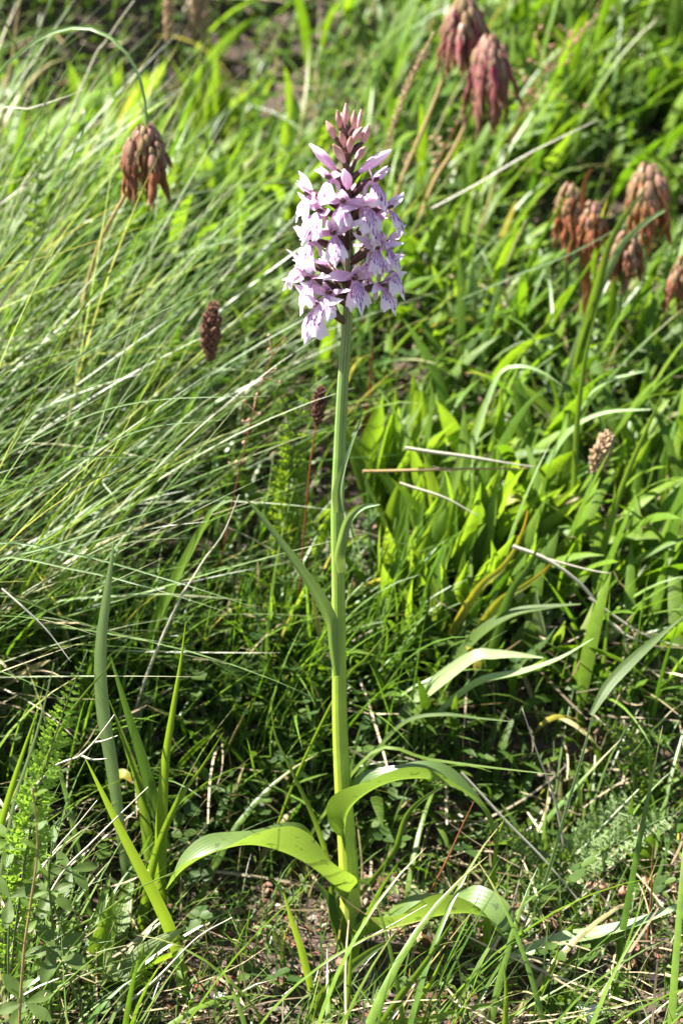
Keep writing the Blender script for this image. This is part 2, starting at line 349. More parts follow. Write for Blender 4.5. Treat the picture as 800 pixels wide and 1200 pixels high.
def stone_material():
    m, t, out = newmat('pale_stone')
    tc = N_(t, 'ShaderNodeTexCoord'); n1 = N_(t, 'ShaderNodeTexNoise'); n1.inputs['Scale'].default_value = 160; n1.inputs['Detail'].default_value = 8; t.links.new(tc.outputs['Object'], n1.inputs[0])
    c = mixc(t, n1.outputs[0], (0.30, 0.31, 0.33), (0.60, 0.60, 0.60))
    p = t.nodes.new('ShaderNodeBsdfPrincipled'); t.links.new(c, p.inputs['Base Color']); p.inputs['Roughness'].default_value = 0.8
    bm = N_(t, 'ShaderNodeBump'); bm.inputs['Strength'].default_value = 0.3; bm.inputs['Distance'].default_value = 0.0005
    t.links.new(n1.outputs[0], bm.inputs['Height']); t.links.new(bm.outputs[0], p.inputs['Normal']); t.links.new(p.outputs[0], out.inputs[0]); return m
M['stone'] = stone_material()

# ------------------------------------------------------------------ terrain
def make_ground():
    def axis(lo, hi, fine0, fine1, step):
        a = list(np.arange(fine0, fine1, step))
        x = fine1; s = step
        while x < hi: a.append(x); s *= 1.22; x += s
        a.append(hi)
        x = fine0; s = step; b = []
        while x > lo: s *= 1.22; x -= s; b.append(max(x, lo))
        return np.array(sorted(set(b + a)))
    X = axis(-300, 300, -0.5, 0.5, 0.006); Y = axis(-300, 300, -0.35, 1.1, 0.006)
    gx, gy = np.meshgrid(X, Y); V = np.stack([gx.ravel(), gy.ravel(), terrain(gx.ravel(), gy.ravel())], 1)
    nx, ny = len(X), len(Y)
    i = (np.arange(ny - 1)[:, None] * nx + np.arange(nx - 1)).ravel()
    F = np.stack([i, i + 1, i + nx + 1, i + nx], 1)
    o = link('meadow_ground', bigmesh('meadow_ground', V, F, M['soil'], np.ones((len(V), 4))))
    o['kind'] = 'structure'
make_ground()

# ------------------------------------------------------------------ fields of grass (nobody could count them)
def blades(name, root, head, length, width, th0, curl, colour, mat, label, cat='grass', seg=6, fold=0.0, twist=0.6, prof='blade', cpow=1.4, obj=True, wander=0.25, tipc=None, basec=None):
    n = len(root); s = np.linspace(0, 1, seg + 1)
    mid = (s[:-1] + s[1:]) / 2
    th = th0[:, None] + curl[:, None] * mid[None] ** cpow
    hh = head[:, None] + rng.normal(0, wander, n)[:, None] * mid[None]
    d = (length / seg)[:, None]
    dx = np.sin(th) * np.cos(hh) * d; dy = np.sin(th) * np.sin(hh) * d; dz = np.cos(th) * d
    C = np.zeros((n, seg + 1, 3)); C[:, 1:, 0] = np.cumsum(dx, 1); C[:, 1:, 1] = np.cumsum(dy, 1); C[:, 1:, 2] = np.cumsum(dz, 1)
    C += root[:, None, :]
    T = nrm(np.gradient(C, axis=1))
    S0 = np.stack([-np.sin(head), np.cos(head), np.zeros(n)], 1)[:, None, :] * np.ones((1, seg + 1, 1))
    Nn = nrm(np.cross(S0, T))
    tw = (rng.uniform(-1, 1, n) * twist)[:, None] + (rng.normal(0, 0.5 * twist, n))[:, None] * s[None]
    S = S0 * np.cos(tw)[..., None] + Nn * np.sin(tw)[..., None]
    Nn = Nn * np.cos(tw)[..., None] - S0 * np.sin(tw)[..., None]
    if prof == 'blade': w_ = (0.75 + 0.25 * np.minimum(s / 0.2, 1)) * np.clip(1 - s ** 2.2, 0.04, 1)
    elif prof == 'lance': w_ = np.clip(np.interp(s, [0, .15, .4, .6, .8, .93, 1], [.22, .4, .9, 1, .75, .35, .03]), 0, 1)
    elif prof == 'even': w_ = np.interp(s, [0, .8, 1], [1, .9, .5])
    hw = (width[:, None] * w_[None] / 2)[..., None]
    if fold > 0:
        V = np.stack([C - S * hw + Nn * hw * fold, C, C + S * hw + Nn * hw * fold], 2); k = 3
    else:
        V = np.stack([C - S * hw, C + S * hw], 2); k = 2
    V = V.reshape(-1, 3)
    base = (np.arange(n) * (seg + 1) * k)[:, None, None] + (np.arange(seg) * k)[None, :, None] + np.arange(k - 1)[None, None, :]
    base = base.ravel(); F = np.stack([base, base + 1, base + k + 1, base + k], 1)
    cc = np.repeat(colour[:, None, :], seg + 1, 1)
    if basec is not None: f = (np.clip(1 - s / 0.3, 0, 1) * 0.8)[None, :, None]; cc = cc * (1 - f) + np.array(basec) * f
    if tipc is not None:
        f = np.clip((s - 0.72) / 0.28, 0, 1)[None, :, None] * (rng.random(n) < 0.35)[:, None, None]; cc = cc * (1 - f) + np.array(tipc) * f
    cc = np.repeat(cc[:, :, None, :], k, 2).reshape(-1, 3); cc = np.concatenate([cc, np.ones((len(cc), 1))], 1)
    if not obj: return V, F, cc
    o = link(name, bigmesh(name, V, F, mat, cc)); tag(o, label, cat, kind='stuff'); return o
def scatter(n, x0, x1, y0, y1, dens=None):
    pts = []
    tot = 0
    while tot < n:
        x = rng.uniform(x0, x1, n * 2); y = rng.uniform(y0, y1, n * 2)
        if dens is not None:
            k = rng.random(n * 2) < dens(x, y); x, y = x[k], y[k]
        pts.append(np.stack([x, y], 1)); tot += len(x)
    p = np.vstack(pts)[:n]
    return np.column_stack([p, terrain(p[:, 0], p[:, 1]) - 0.001])
def greens(n, a=(0.055, 0.11, 0.02), b=(0.13, 0.19, 0.04), dead=0.06, deadc=(0.40, 0.34, 0.18)):
    t = rng.random(n)[:, None]; c = np.array(a) * (1 - t) + np.array(b) * t
    c = c * rng.uniform(0.8, 1.2, (n, 1)); k = rng.random(n) < dead; c[k] = np.array(deadc) * rng.uniform(0.6, 1.2, (k.sum(), 1)); return c * np.array([0.69, 0.70, 0.60])
def clear(x, y):
    """1 where plants may stand, lower in the trodden clearing round the orchid's foot"""
    a = 1 - 0.90 * (1 - sstep(0.03, 0.10, np.hypot((x - 0.0) * 0.55, (y - 0.02))))
    a = a * (1 - 0.5 * np.exp(-(((x - 0.12) / 0.07) ** 2 + ((y - 0.0) / 0.055) ** 2)))
    a = a * (1 - 0.65 * np.exp(-(((x + 0.06) / 0.06) ** 2 + ((y - 0.05) / 0.05) ** 2)))
    a = a * (1 - np.clip(1.6 * np.exp(-(((x + 0.16) / 0.12) ** 2 + ((y - 0.57) / 0.09) ** 2)), 0, .72))
    a = a * (1 - np.clip(1.4 * np.exp(-(((x - 0.155) / 0.06) ** 2 + ((y - 0.43) / 0.055) ** 2)), 0, .80))
    a = a * (1 - 0.35 * np.exp(-(((x - 0.0) / 0.09) ** 2 + ((y + 0.05) / 0.05) ** 2)))
    near = sstep(-0.16, -0.09, y)          # nothing tall right in front of the lens
    return a * (0.12 + 0.88 * near)
def tufts(n, per, x0, x1, y0, y1, rad, dens=None):
    c = scatter(n, x0, x1, y0, y1, dens); r = np.repeat(c, per, 0); r[:, :2] += rng.normal(0, rad, (len(r), 2))
    r[:, 2] = terrain(r[:, 0], r[:, 1]) - 0.001; return r, np.repeat(np.arange(n), per)
# 1 the long fine grass of the left bank, combed to the right
r, ti = tufts(58, 40, -0.42, -0.085, 0.02, 0.36, 0.007, lambda x, y: sstep(0.085, 0.15, -x) * clear(x, y) + 0.0)
n = len(r); hd = rng.normal(0.12, 0.30, 58)[ti] + rng.normal(0, 0.30, n)
cf = greens(n, (0.075, 0.17, 0.03), (0.22, 0.32, 0.12), 0.08, (0.5, 0.46, 0.3)); k = rng.random(n) < 0.22; cf[k] = np.array((0.36, 0.40, 0.26)) * rng.uniform(.6, 1.1, (k.sum(), 1))
blades('fine_grass', r, hd, rng.uniform(0.07, 0.21, n), rng.uniform(0.0006, 0.0016, n), np.clip(rng.normal(0.80, 0.34, n), 0.05, 1.7), rng.uniform(-0.1, 0.55, n),
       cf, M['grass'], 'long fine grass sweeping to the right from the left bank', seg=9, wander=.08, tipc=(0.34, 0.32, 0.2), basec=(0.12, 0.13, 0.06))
# 2 fine grass everywhere else
def patch(x, y): return np.clip(1.25 * np.exp(-(((x - 0.06) / 0.10) ** 4 + ((y - 0.16) / 0.11) ** 4)), 0, 0.97)
def d_fine(x, y): return clear(x, y) * (1 - 0.93 * patch(x, y)) * (1 - 0.75 * np.exp(-(((x + 0.10) / 0.13) ** 2 + ((y - 0.40) / 0.12) ** 2))) * (0.35 + 0.9 * np.clip(vnoise(x * 11, y * 11, 8) + 0.4, 0, 1))
r, ti = tufts(250, 22, -0.5, 0.6, -0.13, 1.25, 0.010, d_fine)
n = len(r); hd = rng.normal(0.45, 0.8, 250)[ti] + rng.normal(0, 0.5, n)
blades('meadow_grass', r, hd, rng.uniform(0.035, 0.115, n), rng.uniform(0.0008, 0.0021, n), np.abs(rng.normal(0.42, 0.28, n)), rng.uniform(0.2, 1.3, n),
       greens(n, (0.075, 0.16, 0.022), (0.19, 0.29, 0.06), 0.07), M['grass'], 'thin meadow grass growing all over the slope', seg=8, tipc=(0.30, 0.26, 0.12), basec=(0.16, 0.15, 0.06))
# 3 broader blades
r = scatter(4300, -0.5, 0.62, -0.12, 1.25, lambda x, y: clear(x, y) * (1 - 0.90 * patch(x, y)) * (0.3 + 0.7 * sstep(-0.15, 0.15, x + y * 0.3)))
n = len(r); hd = rng.normal(0.5, 1.0, n)
blades('broad_grass', r, hd, rng.uniform(0.05, 0.13, n), rng.uniform(0.002, 0.0042, n), np.abs(rng.normal(0.38, 0.25, n)), rng.uniform(0.2, 1.5, n),
       greens(n, (0.08, 0.17, 0.02), (0.18, 0.28, 0.04), 0.03), M['grass'], 'broader bright green grass blades among the fine meadow grass', seg=8, fold=0.35, tipc=(0.32, 0.26, 0.10))
# 4 lush strap leaves on the upper slope and right
def d_lush(x, y):
    return clear(x, y) * np.clip(0.9 * np.exp(-(((x + 0.13) / 0.12) ** 2 + ((y - 0.40) / 0.12) ** 2)) + sstep(0.0, 0.1, x) * (0.35 + 0.65 * np.clip(vnoise(x * 9, y * 9, 12) + .5, 0, 1)) * sstep(0.08, 0.16, y) + 0.15 * sstep(.3, .5, y), 0, 1)
r = scatter(5200, -0.4, 0.6, 0.07, 1.2, d_lush)
n = len(r); hd = rng.normal(0.5, 1.3, n)
blades('strap_leaves', r, hd, rng.uniform(0.04, 0.095, n), rng.uniform(0.0045, 0.0095, n), np.abs(rng.normal(0.40, 0.28, n)), rng.uniform(0.1, 1.3, n),
       greens(n, (0.09, 0.18, 0.016), (0.19, 0.29, 0.03), 0.02), M['cover'], 'lush lance shaped leaves covering the slope behind the orchid', 'leaves', seg=8, fold=0.3, prof='lance')
r = scatter(1500, -0.3, 0.35, 0.045, 0.16, lambda x, y: sstep(.02, .07, np.abs(x) + np.abs(y - .02)) * (.25 + .75 * (vnoise(x * 18, y * 18, 33) > -.05))); n = len(r)
blades('undergrowth', r, rng.uniform(0, 2 * PI, n), rng.uniform(0.02, 0.06, n), rng.uniform(0.0015, 0.006, n), np.abs(rng.normal(0.6, 0.35, n)), rng.uniform(0.1, 1.6, n),
       greens(n, (0.05, 0.11, 0.016), (0.12, 0.19, 0.03), 0.04), M['cover'], 'shaded mixed undergrowth behind the foot of the orchid', 'undergrowth', seg=7, fold=0.3, prof='lance')
r, ti = tufts(52, 20, -0.16, 0.17, 0.05, 0.17, 0.006, lambda x, y: np.where(np.abs(x) < .012, .2, 1.0) * (1 - .85 * (x > .02)) * (.45 + .55 * (y > .09))); n = len(r)
blades('tufted_grass', r, rng.normal(0.3, 1.3, n), rng.uniform(0.03, 0.09, n), rng.uniform(0.0009, 0.0022, n), np.abs(rng.normal(0.5, 0.35, n)), rng.uniform(0.1, 1.2, n),
       greens(n, (0.085, 0.18, 0.02), (0.19, 0.31, 0.05), 0.06), M['grass'], 'small bright grass tufts between the orchid stem and the left bank', seg=8, fold=.2)
# 5 dead straw lying about
def d_dry(x, y): return np.clip(0.25 + 0.5 * np.exp(-(((x - 0.13) / 0.12) ** 2 + ((y - 0.10) / 0.12) ** 2)) + 0.7 * np.exp(-(((x + 0.16) / 0.08) ** 2 + ((y - 0.06) / 0.09) ** 2)) + 0.15 * (1 - sstep(-.02, .05, y)), 0, 1)
r = scatter(5000, -0.45, 0.55, -0.16, 1.1, d_dry); r[:, 2] += rng.uniform(0.0, 0.022, len(r)) * sstep(0.05, 0.1, np.hypot(r[:, 0], r[:, 1]))
n = len(r)
c = np.array((0.40, 0.33, 0.22)) * rng.uniform(0.15, 1.15, (n, 1)) + rng.uniform(0, 0.06, (n, 1)) * np.array([1, 0.5, 0.1])
blades('dead_grass', r, rng.uniform(0, 2 * PI, n), rng.uniform(0.015, 0.075, n), rng.uniform(0.0005, 0.0016, n), rng.normal(1.35, 0.2, n), rng.normal(0.1, 0.45, n),
       c, M['dry'], 'dead straw coloured grass lying matted on the ground', seg=6, prof='even')
# short sprouts in the clearing
r = scatter(5200, -0.3, 0.35, -0.14, 0.13); n = len(r)
blades('short_grass', r, rng.uniform(0, 2 * PI, n), rng.uniform(0.012, 0.045, n), rng.uniform(0.0006, 0.0013, n), np.abs(rng.normal(0.4, 0.3, n)), rng.uniform(0, 1.2, n),
       greens(n, (0.06, 0.13, 0.02), (0.14, 0.22, 0.05), 0.1), M['grass'], 'short sparse green grass sprouting round the foot of the orchid', seg=6)
# farther slope, seen only from elsewhere
r = scatter(26000, -3.0, 3.0, -2.2, 4.5, lambda x, y: np.where((np.abs(x) < 0.5) & (y < 1.15) & (y > -1.1), 0.0, 1.0) * np.exp(-np.hypot(x, y) / 2.2)); n = len(r)
blades('slope_grass', r, rng.normal(0.4, 1.0, n), rng.uniform(0.06, 0.15, n), rng.uniform(0.002, 0.006, n), np.abs(rng.normal(0.4, 0.25, n)), rng.uniform(0.2, 1.2, n),
       greens(n), M['grass'], 'meadow grass on the slope beyond the plants near the orchid', seg=5)
# 6 leaflets: low rounded leaves (clover like) in the shady gaps
def leaflets(name, n, dens, size, h, colour, label, box, npt=3, round_=True):
    r = scatter(n, *box, dens); V = []; F = []; Cc = []
    ns = len(r); k = 7
    ang = np.linspace(0, 2 * PI, k, endpoint=False)
    allV = []
    for q in range(npt):
        s_ = rng.uniform(*size, ns)[:, None]
        az = (rng.uniform(0, 2 * PI, ns) if q == 0 else az0 + q * 2 * PI / npt)
        if q == 0: az0 = az; hgt = rng.uniform(*h, ns); tiltx = rng.normal(0, 0.3, ns); tilty = rng.normal(0, 0.3, ns)
        ct = r + np.stack([np.cos(az) * s_[:, 0] * .62, np.sin(az) * s_[:, 0] * .62, hgt], 1)
        u = np.cos(ang)[None] * s_ * 0.55; v = np.sin(ang)[None] * s_ * (0.48 if round_ else 0.22)
        ca, sa = np.cos(az)[:, None], np.sin(az)[:, None]
        x = u * ca - v * sa; y = u * sa + v * ca
        z = tiltx[:, None] * x + tilty[:, None] * y + 0.35 * np.abs(v) + (s_ * 0.62) * 0
        P = np.stack([ct[:, 0:1] + x, ct[:, 1:2] + y, ct[:, 2:3] + z + (tiltx * np.cos(az) + tilty * np.sin(az))[:, None] * s_ * .62], 2)
        cen = np.stack([ct[:, 0], ct[:, 1], ct[:, 2] - s_[:, 0] * 0.04 + (tiltx * np.cos(az) + tilty * np.sin(az)) * s_[:, 0] * .62], 1)[:, None, :]
        allV.append(np.concatenate([cen, P], 1))
    A = np.concatenate(allV, 0); m = len(A)
    b = (np.arange(m) * (k + 1))[:, None]; j = np.arange(k)[None]
    F = np.stack([b + 0 * j, b + 1 + j, b + 1 + (j + 1) % k], 2).reshape(-1, 3)
    cc = colour(m); cc = np.repeat(cc[:, None, :], k + 1, 1).reshape(-1, 3); cc = np.concatenate([cc, np.ones((len(cc), 1))], 1)
    o = link(name, bigmesh(name, A.reshape(-1, 3), F, M['cover'], cc)); tag(o, label, 'leaves', kind='stuff')
leaflets('clover_leaves', 6200, lambda x, y: np.clip(0.15 + np.exp(-(((x + 0.05) / 0.12) ** 2 + ((y - 0.10) / 0.07) ** 2)) + 0.5 * sstep(0.2, 0.4, y), 0, 1) * sstep(.035, .07, np.hypot(x, y * 1.3)), (0.0035, 0.0082), (0.005, 0.040),
         lambda m: greens(m, (0.04, 0.085, 0.022), (0.10, 0.16, 0.035), 0.0), 'low clover leaves filling shady gaps between the grasses', (-0.45, 0.55, -0.05, 1.1))
leaflets('thyme_leaves', 8500, lambda x, y: np.clip(0.2 + np.exp(-(((x - 0.14) / 0.09) ** 2 + ((y - 0.0) / 0.10) ** 2)) + 0.6 * (y > .25), 0, 1), (0.002, 0.005), (0.001, 0.020),
         lambda m: greens(m, (0.07, 0.12, 0.03), (0.16, 0.22, 0.06), 0.05), 'tiny leaved green ground cover creeping over the litter', (-0.4, 0.5, -0.15, 1.0), 4, False)
# 7 litter: brown flakes and grit
def litter():
    n = 19000
    r = scatter(n, -0.4, 0.45, -0.16, 0.45, lambda x, y: 1 - 0.7 * sstep(0.1, 0.3, y)); r[:, 2] += rng.uniform(0, 0.003, n)
    s_ = rng.uniform(0.0006, 0.0026, n) * (rng.random(n) ** 0.6 + 0.3)
    a = rng.uniform(0, 2 * PI, n); el = rng.uniform(0.3, 1.0, n)
    ux = np.stack([np.cos(a), np.sin(a), rng.normal(0, .45, n)], 1); uy = np.stack([-np.sin(a), np.cos(a), rng.normal(0, .45, n)], 1) * el[:, None]
    c = r + [0, 0, 0.0015]; s3 = s_[:, None]
    V = np.stack([c - ux * s3 - uy * s3 * .6, c + ux * s3 * .8 - uy * s3, c + ux * s3 * 1.1 + uy * s3 * .7, c - ux * s3 * .6 + uy * s3, c + np.array([0, 0, 1]) * s3 * .5], 1).reshape(-1, 3)
    b = (np.arange(n) * 5)[:, None]
    F = np.concatenate([b + np.array([[0, 1, 4]]), b + np.array([[1, 2, 4]]), b + np.array([[2, 3, 4]]), b + np.array([[3, 0, 4]])], 0)
    pal = np.array([(0.20, 0.09, 0.05), (0.30, 0.17, 0.11), (0.12, 0.06, 0.04), (0.40, 0.27, 0.18), (0.10, 0.11, 0.04), (0.34, 0.15, 0.10), (0.5, 0.42, 0.33)])
    cc = pal[rng.integers(0, len(pal), n)] * rng.uniform(0.25, 0.75, (n, 1)); cc = np.repeat(cc, 5, 0); cc = np.concatenate([cc, np.ones((len(cc), 1))], 1)
    o = link('leaf_litter', bigmesh('leaf_litter', V, F, M['litter'], cc, False)); tag(o, 'reddish brown crumbled leaf litter on the soil round the orchid', 'leaf litter', kind='stuff')
litter()
# ------------------------------------------------------------------ the orchid
STEMPX = [(409, 1112), (410, 1060), (407, 1000), (402, 930), (398, 850), (397, 760), (396, 680), (395, 600), (398, 520), (402, 440), (407, 370), (409, 300), (409, 240), (407, 190), (406, 155), (405, 136)]
orchid = empty('spotted_orchid', (W(409, 1112, 0)[0], 0, T0(0, 0)), 'tall spotted orchid with pale lilac flower spike standing in the centre', 'orchid')
SC = spline([W(x, y, 0.0) for x, y in STEMPX], 110)
SC[0, 2] = min(SC[0, 2], T0(SC[0, 0], 0) - 0.004)
def stem_at(z):
    return np.array([np.interp(z, SC[:, 2], SC[:, 0]), 0.0, z])
m_ = MB().add(*tube(SC, [0.0046, 0.0043, 0.0038, 0.0033, 0.0030, 0.0028, 0.0027, 0.0025, 0.0022, 0.0018, 0.0012, 0.0006], 36, ribs=9, ribd=0.035))
link('stem', m_.mesh('stem', M['stem']), orchid)
def petal(L, Wd, d, n, base, curl=0.15, cup=0.35, mat=None, name='sepal', parent=None, shape=(.35, .75, 1, .95, .7, .4, .04), nn=10, nc=5, roll=0.0, bend=None, wave=0.0, seed=0):
    d = nrm(np.array(d)); n = nrm(np.array(n)); s = np.linspace(0, 1, nn)[:, None]
    C = base + d * s * L + n * curl * L * s ** 2
    if bend is not None: C = C + np.array(bend) * L * s ** 2.2
    v, f, u = ribbon(C, [x * Wd for x in shape], n, roll, cup, nc, wave, 1.5, seed)
    return link(name, MB().add(v, f, u).mesh(name, M[mat or 'petal']), parent)
def flower(px, py, phi, s=1.0, lipl=0.0135, pitch=0.0, young=0.0):
    a = math.radians(phi)
    O = W(px, py, -0.0105 * math.cos(a))
    f = np.array([math.sin(a), -math.cos(a), 0.12 + pitch]); f = nrm(f); r = nrm(np.cross(f, [0, 0, 1.0])); u = np.cross(r, f)
    rr = random.uniform; tw = rr(-0.22, 0.22)
    r, u = r * math.cos(tw) + u * math.sin(tw), u * math.cos(tw) - r * math.sin(tw)
    st = stem_at(O[2] - 0.009 * s)
    st = st + nrm(O - st) * 0.0015
    mid = st * 0.45 + O * 0.55 + np.array([0, 0, 0.0012])
    mb = MB().add(*tube(spline([st, mid, O - f * 0.001], 10), [0.0011, 0.0016, 0.0017, 0.0014, 0.0010], 8))
    col = spline([O - f * 0.001, O + f * 0.0015 + u * 0.0006, O + f * 0.0028 + u * 0.0002], 6)
    mb.add(*tube(col, [0.0010, 0.0013, 0.0009], 7))
    fl = link('flower', mb.mesh('flower', M['ovary']), orchid)
    for k in (-1, 1):
        petal(0.0126 * s * rr(.9, 1.12), 0.0044 * s * rr(.85, 1.1), k * r * rr(.8, 1.0) + u * rr(-.05, .6) - f * rr(-.55, .1), f * .8 + u * .5, O, rr(-.15, .25), rr(.15, .4), parent=fl, roll=rr(-.4, .4), bend=(0, 0, rr(-.3, .25)), wave=.3, seed=rr(0, 6))
        petal(0.0080 * s * rr(.9, 1.1), 0.0038 * s, k * r * .28 + u * .62 + f * .68, u, O + k * r * .0006, -.30, -.5, name='petal', parent=fl, roll=rr(-.2, .2))
    petal(0.0092 * s * rr(.9, 1.1), 0.0046 * s, u * .75 + f * .66, u * .7 - f * .7, O + u * .0006, -.28, -.45, parent=fl, roll=rr(-.2, .2))
    # the lip
    L = lipl * .93 * s * rr(.8, 1.08); nt_, nv = 21, 13; V = []; U = []; Fc = []
    dn = nrm(f * (.42 + rr(-.12, .2)) - u * .92 + r * rr(-.18, .18)); ln = nrm(np.cross(r, dn)); 
    if np.dot(ln, f) < 0: ln = -ln
    ra = nrm(np.cross(dn, ln)); wd = 0.0061 * s * rr(.8, 1.12); refl = rr(.15, .6); sd = rr(0, 9)
    for j in range(nv):
        v = j / (nv - 1)
        for i in range(nt_):
            t = -1 + 2 * i / (nt_ - 1); at = abs(t)
            ln_t = .88 + .24 * math.exp(-(t / .17) ** 2) - .10 * math.exp(-((at - .36) / .10) ** 2) - .26 * max(0, at - .62) ** 1.1 / .38 + .045 * math.sin(t * 19 + sd) + .03 * math.sin(t * 7 + 2 * sd)
            half = .20 + .80 * v ** .85 * (1 - .10 * max(0, v - .8) / .2)
            x = t * wd * half; y = L * v * (ln_t if v > .3 else 1 - (1 - ln_t) * v / .3)
            z = -refl * wd * (at ** 1.8) * (0.3 + v) + L * .10 * math.sin(v * 2.6) - L * .10 * v * v + (.0008 * math.sin(t * 9 + v * 4 + sd) + .0004 * math.sin(t * 23 + sd)) * v * v
            V.append(O - u * .0006 + f * .001 + ra * x + dn * y + ln * z); U.append(((t + 1) / 2, v))
    Fc = [(j * nt_ + i, j * nt_ + i + 1, (j + 1) * nt_ + i + 1, (j + 1) * nt_ + i) for j in range(nv - 1) for i in range(nt_ - 1)]
    link('lip', MB().add(V, Fc, U).mesh('lip', M['lip']), fl)
    sp_ = spline([O + f * .001, O - f * .003 - u * .002, O - f * .0045 - u * .0065 * s], 8)
    link('spur', MB().add(*tube(sp_, [.0012, .0011, .0008], 7)).mesh('spur', M['petal']), fl)
    # bract in the axil
    dd = nrm(O - st); b = petal(0.0125 * s * rr(.85, 1.2), 0.0026 * s, dd * .75 + np.array([0, 0, .65]) + r * rr(-.35, .35), dd, st, rr(-.1, .3), .4, mat='bract', name='bract', parent=orchid, shape=(.7, 1, .9, .7, .4, .05), roll=rr(-.5, .5))
FL = [(388, 208, -50, .85), (436, 211, 58, .95), (365, 227, -68, 1), (402, 236, -8, .95), (427, 240, 28, 1), (452, 243, 72, .95), (377, 247, -38, 1), (366, 281, -62, 1), (391, 273, -12, 1.05),
      (438, 262, 48, .95), (439, 290, 36, 1), (452, 286, 74, 1), (356, 309, -82, .95), (364, 327, -52, 1), (415, 326, 14, 1.18), (453, 312, 66, 1), (447, 334, 48, .95), (387, 343, -28, .9), (372, 357, -38, 1.15),
      (412, 232, 170, .8), (405, 290, 178, .85), (386, 312, -150, .85), (428, 318, 150, .85)]
for q in FL: flower(*q)
def bud(bx, by, tx, ty, wpx, Yb=-0.002, mat='bud'):
    k = 0.000353
    B = W(bx, by, Yb); Tp = W(tx, ty, Yb * 1.8); st = stem_at(B[2] - 0.006)
    C = spline([B, B * .5 + Tp * .5 + np.array([0, -0.0004, 0.0003]), Tp], 12)
    b = link('bud', MB().add(*tube(C, [x * wpx * k / 2 * .84 for x in (.45, .7, .92, 1, .88, .55, .2)], 12, ribs=3, ribd=.07)).mesh('bud', M[mat]), orchid)
    O = spline([st, st * .4 + B * .6 + np.array([0, 0, .0006]), B + (Tp - B) * .05], 8)
    link('ovary', MB().add(*tube(O, [.0008, .0013, .0012, .0008], 8)).mesh('ovary', M['ovary']), b)
    d = nrm(Tp - B); r = np.array([d[2], 0, -d[0]])
    petal(0.0085, 0.0022, d + r * random.uniform(-.5, .5) + np.array([0, random.uniform(-.3, .3), 0.2]), (0, -1, .2), st, .1, .5, mat='bract', name='bract', parent=orchid, shape=(.8, 1, .8, .5, .3, .04))
for q in [(405, 147, 405, 121, 9, 0), (398, 150, 395, 129, 9, -.003), (401, 153, 400, 132, 8, .004), (392, 162, 382, 142, 11, -.001), (414, 151, 415, 129, 9, -.002), (419, 152, 423, 128, 6, .003), (413, 166, 424, 149, 11, -.004), (425, 167, 432, 146, 12, .001),
          (403, 190, 390, 169, 12, -.005), (408, 220, 403, 199, 15, -.009, 'petal'), (393, 200, 363, 169, 14, -.002, 'petal'), (421, 201, 458, 176, 15, -.002, 'petal'), (409, 178, 411, 160, 10, -.006), (404, 172, 398, 154, 9, -.004), (416, 188, 428, 172, 10, .005)]: bud(*q)
def oleaf(pts, widths, mat='orchid_leaf', hint=(0, -1, .3), roll=0.0, fold=.3, nc=9, wave=0.0, wf=2.5, seed=0, n=40, name='leaf', fp=1.3):
    C = spline([W(*p) for p in pts], n)
    k = 0.000353
    v, f, u = ribbon(C, [x * k for x in widths], hint, roll, fold, nc, wave, wf, seed, fp)
    return link(name, MB().add(v, f, u).mesh(name, M[mat]), orchid)
# upper clasping leaf, tip reaching up beside the stem
oleaf([(397, 600, -.0036), (397, 575, -.0042), (404, 548, -.0045), (414, 518, -.004), (423, 490, -.001), (422, 466, .002)], [14, 15, 11, 7, 5, 3, 1], 'orchid_bract', (-.3, -1, .1), [-.2, .3, .8, .6], [.6, .7, .6, .4])
oleaf([(396, 672, -.0034), (393, 655, -.0050), (399, 632, -.0065), (408, 609, -.008), (424, 595, -.009), (445, 591, -.010)], [17, 21, 18, 14, 11, 8, 2], 'orchid_bract', (.3, -1, .3), [-.5, -.3, .2, .4], [.9, .7, .6, .4])
oleaf([(393, 792, -.0036), (388, 755, -.0045), (384, 725, -.006), (364, 688, -.009), (335, 645, -.012), (308, 608, -.014), (287, 583, -.016)], [9, 16, 21, 19, 15, 11, 8, 2], 'orchid_bract', (.6, -1, .3), [.1, .1, -.2, -.1], [.7, .9, .7, .5, .3])
# lower right arching leaf, channelled along its length
oleaf([(404, 1005, -.0035), (402, 975, -.0048), (410, 948, -.007), (434, 927, -.010), (468, 914, -.012), (510, 914, -.013), (545, 930, -.014), (569, 956, -.015), (582, 1000, -.016)],
      [24, 34, 40, 42, 42, 40, 34, 25, 14, 2], 'orchid_leaf', (0, .10, 1), [0, .05, 0, 0, -.1], [.9, 1.0, .95, .85, .7, .6, .4], 13, .20, 3.1, 2, 60, fp=1.15)
# left arching leaf
oleaf([(404, 1062, -.003), (392, 1040, -.008), (365, 1016, -.014), (330, 998, -.020), (290, 990, -.026), (248, 1000, -.030), (216, 1018, -.032), (195, 1042, -.033)],
      [22, 46, 60, 66, 62, 54, 44, 28, 3], 'orchid_leaf', (0, .16, 1), [.1, 0, -.05, .15], [.8, .9, .85, .75, .6, .4], 13, .34, 2.2, 1.0, 60, fp=1.15)
